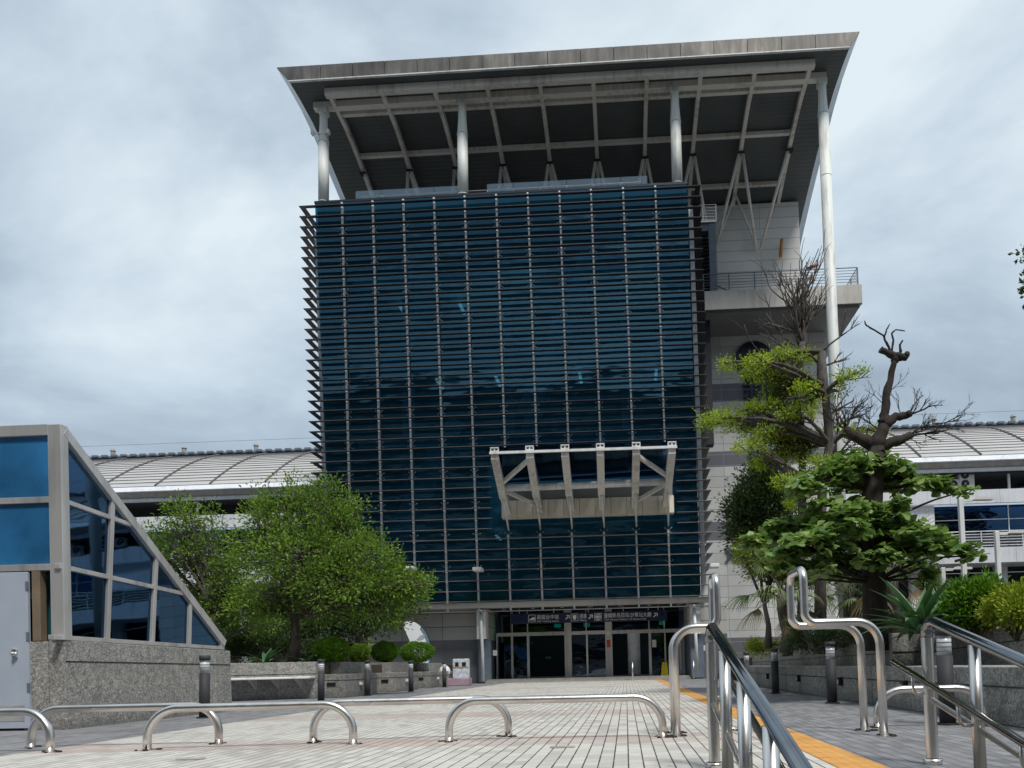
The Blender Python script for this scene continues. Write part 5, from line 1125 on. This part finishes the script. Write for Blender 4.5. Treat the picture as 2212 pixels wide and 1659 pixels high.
for (x1, y1) in ((1700, 650), (1712, 620), (1725, 600), (1738, 590), (1750, 610), (1765, 640), (1690, 680), (1745, 650), (1730, 660), (1672, 700), (1708, 600), (1755, 590), (1718, 640), (1742, 620), (1760, 670), (1695, 630)): stems.append((q(1734 + random.uniform(-6, 6), 745 + random.uniform(-30, 10)), q(x1, y1), .028, 2))
for (x0, y0, x1, y1) in ((1735, 760, 1620, 640), (1735, 790, 1600, 690), (1730, 800, 1580, 740), (1735, 850, 1640, 800), (1778, 760, 1850, 700), (1778, 790, 1840, 770), (1780, 840, 1870, 800), (1785, 900, 1870, 850), (1790, 930, 1900, 880), (1785, 960, 1700, 900), (1790, 980, 1880, 960), (1800, 985, 1830, 900), (1805, 985, 1815, 860), (1810, 985, 1870, 920), (1800, 985, 1790, 910), (1795, 960, 1850, 890), (1735, 840, 1660, 770), (1735, 870, 1670, 820), (1738, 700, 1800, 640), (1778, 800, 1700, 740)): stems.append((q(x0, y0), q(x0 + (x1 - x0) * .7, y0 + (y1 - y0) * .7), .026, 3 if x0 > 1770 else 2))
stems.append((q(1778, 830, 14.9), q(1725, 800, 14.6), .045, -1)); stems.append((q(1768, 845, 14.9), q(1700, 862, 14.6), .04, -1))
bare('bare_tree', 'leafless grey tree with a broom of thin twigs rising past the balcony', stems, (q(1733, 1400).x, YB_, .84), M['bark2'], 3)
# dark rounded tree by the wall
bD = oY(1700, 1395, 17.5); bD.z = .84
tree('dark_tree', 'dense dark green tree against the banded stone wall', bD, [pb(1640, 1075, 17.5, 55, 60), pb(1605, 1110, 17.5, 35, 40), pb(1670, 1040, 17.5, 35, 45), pb(1615, 1150, 17.5, 45, 28), pb(1680, 1120, 17.5, 45, 50), pb(1650, 1020, 17.5, 25, 25)], .1, M['leaf_dark'], .10, 620, 22, .13, M['bark1'], fork=2.0)
tree('small_leafy_tree', 'soft light green small tree low behind the almond tree', oY(1660, 1395, 16.2) * 1, [pb(1640, 1180, 16.2, 45, 22), pb(1690, 1200, 16.2, 45, 30), pb(1660, 1225, 16.2, 50, 22), pb(1720, 1240, 16.2, 40, 24), pb(1610, 1200, 16.2, 26, 12)], .07, M['leaf_ylw'], .07, 420, 20, .1, M['bark2'], fork=.9)
# almond tree with big leaves
YT = 12.; bT = oY(1893, 1388, YT); bT.z = .84; T_ = lambda x, y, Y=YT: oY(x, y, Y)
tpt = [Vector((bT.x, YT, .8)), T_(1888, 1260), T_(1880, 1150), T_(1885, 1060), T_(1893, 965)]
alm = [(1840, 1005, 60, 24), (1900, 1010, 60, 24), (1780, 1035, 55, 20), (1950, 1030, 50, 20), (1740, 1050, 36, 14), (2000, 1045, 45, 14), (2045, 1055, 35, 10), (2085, 1062, 16, 6), (1860, 1045, 70, 22), (1725, 1060, 25, 12), (1850, 985, 30, 14), (1820, 1110, 60, 18), (1760, 1120, 55, 18), (1890, 1115, 55, 22), (1700, 1140, 60, 18), (1950, 1130, 50, 18), (1800, 1150, 85, 22), (1990, 1150, 50, 16), (1650, 1165, 50, 16), (2030, 1165, 45, 14), (2070, 1185, 38, 12), (2105, 1202, 26, 10), (1880, 1160, 70, 20), (1740, 1180, 80, 22), (1620, 1180, 24, 10), (1690, 1200, 45, 18), (1820, 1195, 60, 20), (1760, 1225, 50, 18), (1720, 1250, 20, 10), (1950, 1190, 60, 18), (1990, 1220, 25, 16), (1845, 1235, 50, 14), (2003, 1250, 18, 22), (1950, 1085, 12, 8), (1800, 1215, 50, 20), (1700, 1225, 36, 14), (1660, 1195, 30, 12), (1900, 1210, 50, 16), (1780, 1085, 36, 12), (1930, 1100, 40, 14), (1850, 1085, 34, 10), (2020, 1185, 40, 12), (1970, 1050, 40, 12)]
def almond():
    T = thing('almond_tree', 'tree with tiers of large glossy leaves, thick dark trunk and pruned bare top', 'tree', bT); m = MB()
    m.tube(tpt, [.21, .18, .17, .16, .13], 16)
    Ps, Ds, Ts = [], [], []
    for (x, y, rx, ry) in alm:
        Yb = YT + random.uniform(-1., .9) * (0.5 + rx / 120); c = T_(x, y, Yb); s = YT / 1600.; tr0 = min(tpt[1:4], key=lambda p: abs(p.z - c.z + .15) )
        pts = branch(m, tr0, c, .026, .010, .1)
        k = max(4, int(rx * ry / 36.)); 
        for _ in range(k):
            v = rng.normal(size=3); v /= np.linalg.norm(v); o = np.array(c) + v * np.array([rx * s, rx * s * .9, ry * s * .95]) * rng.uniform(.35, 1.1)
            branch(m, pts[-2], o, .010, .006, 0, 3, .05, 4)
            nl = rng.integers(6, 10); a0 = rng.uniform(0, 6.28); axis = np.array([v[0] * .5, v[1] * .5, 1.]) ; axis /= np.linalg.norm(axis); t1 = np.cross(axis, [1, 0, 0]); t1 /= np.linalg.norm(t1); t2 = np.cross(axis, t1); tn = rng.uniform(.15, .85)
            for j in range(nl):
                a = a0 + j * 2 * math.pi / nl + rng.normal(0, .2); el = rng.uniform(-.45, .6); d = (t1 * math.cos(a) + t2 * math.sin(a)) * math.cos(el) + axis * math.sin(el); Ps.append(o); Ds.append(d); Ts.append(np.clip(tn + rng.normal(0, .25), 0, 1))
    leaf_mesh('crown', np.array(Ps), np.array(Ds), .135, M['leaf_big'], T, np.array(Ts), 'flat', aspect=.95)
    # pruned bare top
    B_ = lambda x, y, Y=12.: oY(x, y, Y)
    def thick(pp, rr):
        P0 = [B_(*p) for p in pp]; P1 = []; R1 = []
        for i in range(len(P0) - 1):
            for k in range(3): t = k / 3; P1.append(P0[i].lerp(P0[i + 1], t) + Vector((random.gauss(0, .2), random.gauss(0, .2), random.gauss(0, .2))) * rr[i] * .5); R1.append((rr[i] + (rr[i + 1] - rr[i]) * t) * random.uniform(.72, .95))
        m.tube(P1 + [P0[-1]], R1 + [rr[-1] * .8], 10)
    thick([(1893, 985), (1896, 950), (1908, 925), (1920, 900)], [.16, .15, .12, .1]); thick([(1893, 965), (1870, 955), (1840, 940), (1826, 925)], [.13, .12, .10, .07]); thick([(1895, 965), (1925, 958), (1955, 945), (1970, 938)], [.13, .11, .08, .07])
    thick([(1905, 915), (1912, 890), (1918, 840), (1930, 785), (1936, 770)], [.10, .085, .07, .062, .08]); thick([(1908, 922), (1935, 900), (1958, 897), (1966, 893)], [.10, .08, .07, .075])
    m.sphere(B_(1938, 770), .085, 8, (1.2, 1, .8)); thick([(1938, 772), (1915, 762), (1902, 755)], [.08, .06, .07]); thick([(1940, 772), (1955, 772), (1960, 762)], [.08, .06, .05])
    thick([(1925, 765), (1920, 750), (1912, 735), (1908, 725), (1880, 708), (1869, 700), (1868, 693)], [.03, .024, .02, .018, .016, .014, .01]); thick([(1910, 728), (1915, 712), (1922, 700)], [.018, .014, .01]); thick([(1926, 758), (1930, 735), (1926, 720), (1935, 712), (1955, 715)], [.022, .02, .018, .014, .01]); thick([(1945, 765), (1944, 745), (1950, 735)], [.03, .02, .015])
    for (x, y, x1, y1, r_) in ((1966, 895, 2020, 870, .024), (1970, 938, 2030, 918, .026), (1960, 942, 2040, 935, .026), (1975, 935, 2010, 925, .02), (1826, 925, 1815, 880, .02), (1840, 938, 1810, 915, .02), (1826, 925, 1850, 870, .02), (1945, 905, 1985, 880, .018), (1915, 880, 1885, 850, .012), (1900, 930, 1860, 900, .018), (2020, 916, 2080, 905, .016), (2010, 935, 2060, 925, .014), (1955, 945, 1990, 960, .014), (1990, 928, 2020, 900, .014), (2040, 915, 2090, 890, .012), (1965, 893, 1990, 855, .016), (1950, 900, 1940, 860, .012), (1850, 945, 1860, 900, .014), (1870, 950, 1880, 890, .014), (1826, 925, 1790, 870, .016), (1835, 930, 1790, 900, .014), (1920, 850, 1950, 820, .01), (1975, 935, 2000, 905, .014)):
        a = B_(x, y); b = B_(x1, y1); L_ = (b - a)
        def gr(a, d, Ln, r0, dep):
            e = a + d * Ln; pts = branch(m, a, e, r0, r0 * .5, 0, 5, .08, 5)
            if dep:
                for _ in range(3): ax = Vector((random.gauss(0, 1), random.gauss(0, .7), random.gauss(0, 1))).normalized(); gr(pts[random.randint(2, 5)], (d + ax * .6 + Vector((0, 0, .15))).normalized(), Ln * random.uniform(.4, .7), r0 * .55, dep - 1)
        gr(a, L_.normalized(), L_.length * .85, r_ * .8, 3)
    m.build('trunk', M['barkd'], T, smooth=True)
almond()
# shrubs right
def shrub(name, label, blobs, leaf, lsize, nt_, nl, sp_, base, cat='shrub', group=None, up=.5):
    T = thing(name, label, cat, base, group); P, D, Tn, C = tufts(blobs, nt_, nl, sp_, up, .2); leaf_mesh('foliage', P, D, lsize, leaf, T, Tn)
    m = MB()
    for qv in C[::max(1, len(C) // 40)]: branch(m, base, qv, .012, .004, .1, 4, .06, 4)
    m.build('stem', M['bark2'], T); return T
c = oY(2110, 1330, 10.3); shrub('shrub', 'bright green shrub behind the right granite wall', [pb(2085, 1305, 10.3, 35, 32), pb(2125, 1290, 10.2, 35, 30), pb(2060, 1330, 10.3, 22, 20), pb(2110, 1325, 10.3, 40, 22), pb(2140, 1262, 10.2, 8, 14), pb(2080, 1272, 10.3, 14, 10)], M['leaf_bush'], .07, 520, 16, .06, (c.x, 10.3, .86))
c = oY(2190, 1330, 9.6); shrub('flowering_shrub', 'yellow green shrub with a few yellow blooms at the right edge', [pb(2190, 1295, 9.6, 30, 22), pb(2210, 1320, 9.4, 38, 22), pb(2160, 1320, 9.8, 30, 18), pb(2240, 1290, 9.6, 30, 26)], M['leaf_ylw'], .06, 480, 16, .06, (c.x, 9.6, .86))
c = oY(1640, 1405, 17); shrub('low_flowers', 'low yellow green flowering plants at the far end of the right wall', [pb(1640, 1400, 17, 30, 8), pb(1610 + 20, 1392, 18, 14, 8), pb(1670, 1394, 16.5, 14, 8), pb(1700, 1395, 16, 14, 7)], M['leaf_ylw'], .05, 260, 14, .06, (c.x, 17, .9), 'plants')
c = oY(1760, 1395, 14); shrub('low_shrub', 'low dark shrub with reddish twigs at the foot of the grey trunks', [pb(1740, 1385, 14.5, 40, 10), pb(1810, 1380, 14, 50, 12), pb(1860, 1372, 13.5, 30, 12), pb(1730, 1350, 14.6, 25, 14)], M['leaf_dark'], .06, 320, 16, .07, (c.x, 14, .86))
c = oY(600, 1420, 22); shrub('understorey_shrub', 'dark low shrubs filling the shade under the left trees', [pb(520, 1400, 22.5, 40, 18), pb(600, 1395, 23, 50, 20), pb(680, 1400, 23, 40, 16)], M['leaf_dark'], .09, 420, 18, .1, (c.x, 22.5, .86))
# overhanging twig from a tree outside the frame at the right edge
c = oY(2235, 560, 13.); shrub('overhanging_branch', 'tip of a leafy branch reaching in at the upper right edge', [pb(2212, 545, 13, 12, 10), pb(2222, 625, 13, 10, 8), pb(2240, 590, 13, 20, 40)], M['leaf_dark'], .10, 40, 10, .07, (c.x, 13., c.z), 'branch')
# blue feather flag between the planter and the wall
fx = oY(905, 1400, 31.8)
FG = thing('feather_flag', 'white feather flag with grey print and blue edge standing before the wall', 'flag', (fx.x, 31.8, 0))
m = MB(); Lq = [(-.42 + .92 * math.sin(t), 1.25 + 1.55 * math.cos(t)) for t in np.linspace(-.35, math.pi / 2, 16)] + [(.5, .9), (-.1, .9), (-.22, 1.4), (-.42, 2.0)]
m.prism([(fx.x + a, 31.8 + .05 * a, b) for a, b in Lq], (0, .02, 0)); m.build('cloth', M['flag'], FG)
m = MB(); m.prism([(fx.x + a, 31.79 + .05 * a, b) for a, b in [(-.42 + .92 * math.sin(t), 1.25 + 1.55 * math.cos(t)) for t in np.linspace(.6, math.pi / 2, 10)] + [(.5, .9), (.41, .9)] + [(-.42 + .83 * math.sin(t), 1.25 + 1.46 * math.cos(t)) for t in np.linspace(math.pi / 2, .6, 10)]], (0, .006, 0)); m.build('edge_trim', M['flagb'], FG)
m = MB(); m.prism([(fx.x + a, 31.785, b) for a, b in [(-.1, 2.0), (.1, 2.18), (.3, 2.2), (.22, 2.05), (0, 1.95)]], (0, .006, 0)); m.prism([(fx.x + a, 31.785, b) for a, b in [(0, 1.6), (.2, 1.75), (.28, 1.6), (.1, 1.45)]], (0, .006, 0)); m.build('print', M['flagp'], FG)
m = MB(); m.tube([(fx.x + .5, 31.82, .0), (fx.x + .52, 31.82, 1.4), (fx.x + .44, 31.82, 2.1), (fx.x + .2, 31.82, 2.65), (fx.x - .1, 31.82, 2.78)], [.018, .014, .012, .01, .008], 8); m.build('pole', M['boll'], FG)

# ------------------------------------------------------------------ unseen building added behind the camera, its height set to darken the glass reflections
OP = thing('added_opposite_building', 'unseen station building added across the plaza, sized to darken the tower glass', 'building', (0, -30, -1.2))
m = MB(); m.box((-70, -45, -1.2), (60, -30, 36)); m.build('wall', M['wingsh'], OP)
m = MB(); 
for k in range(8): m.box((-70, -30.0, 1.5 + k * 4), (60, -29.9, 4 + k * 4))
m.build('window_band', M['dark'], OP)
m = MB(); m.prism([(-76, -27, 36.4), (-76, -27, 37.0), (-76, -36, 41), (-76, -46, 39), (-76, -46, 36.4)], (142, 0, 0)); m.build('roof', M['slate'], OP)
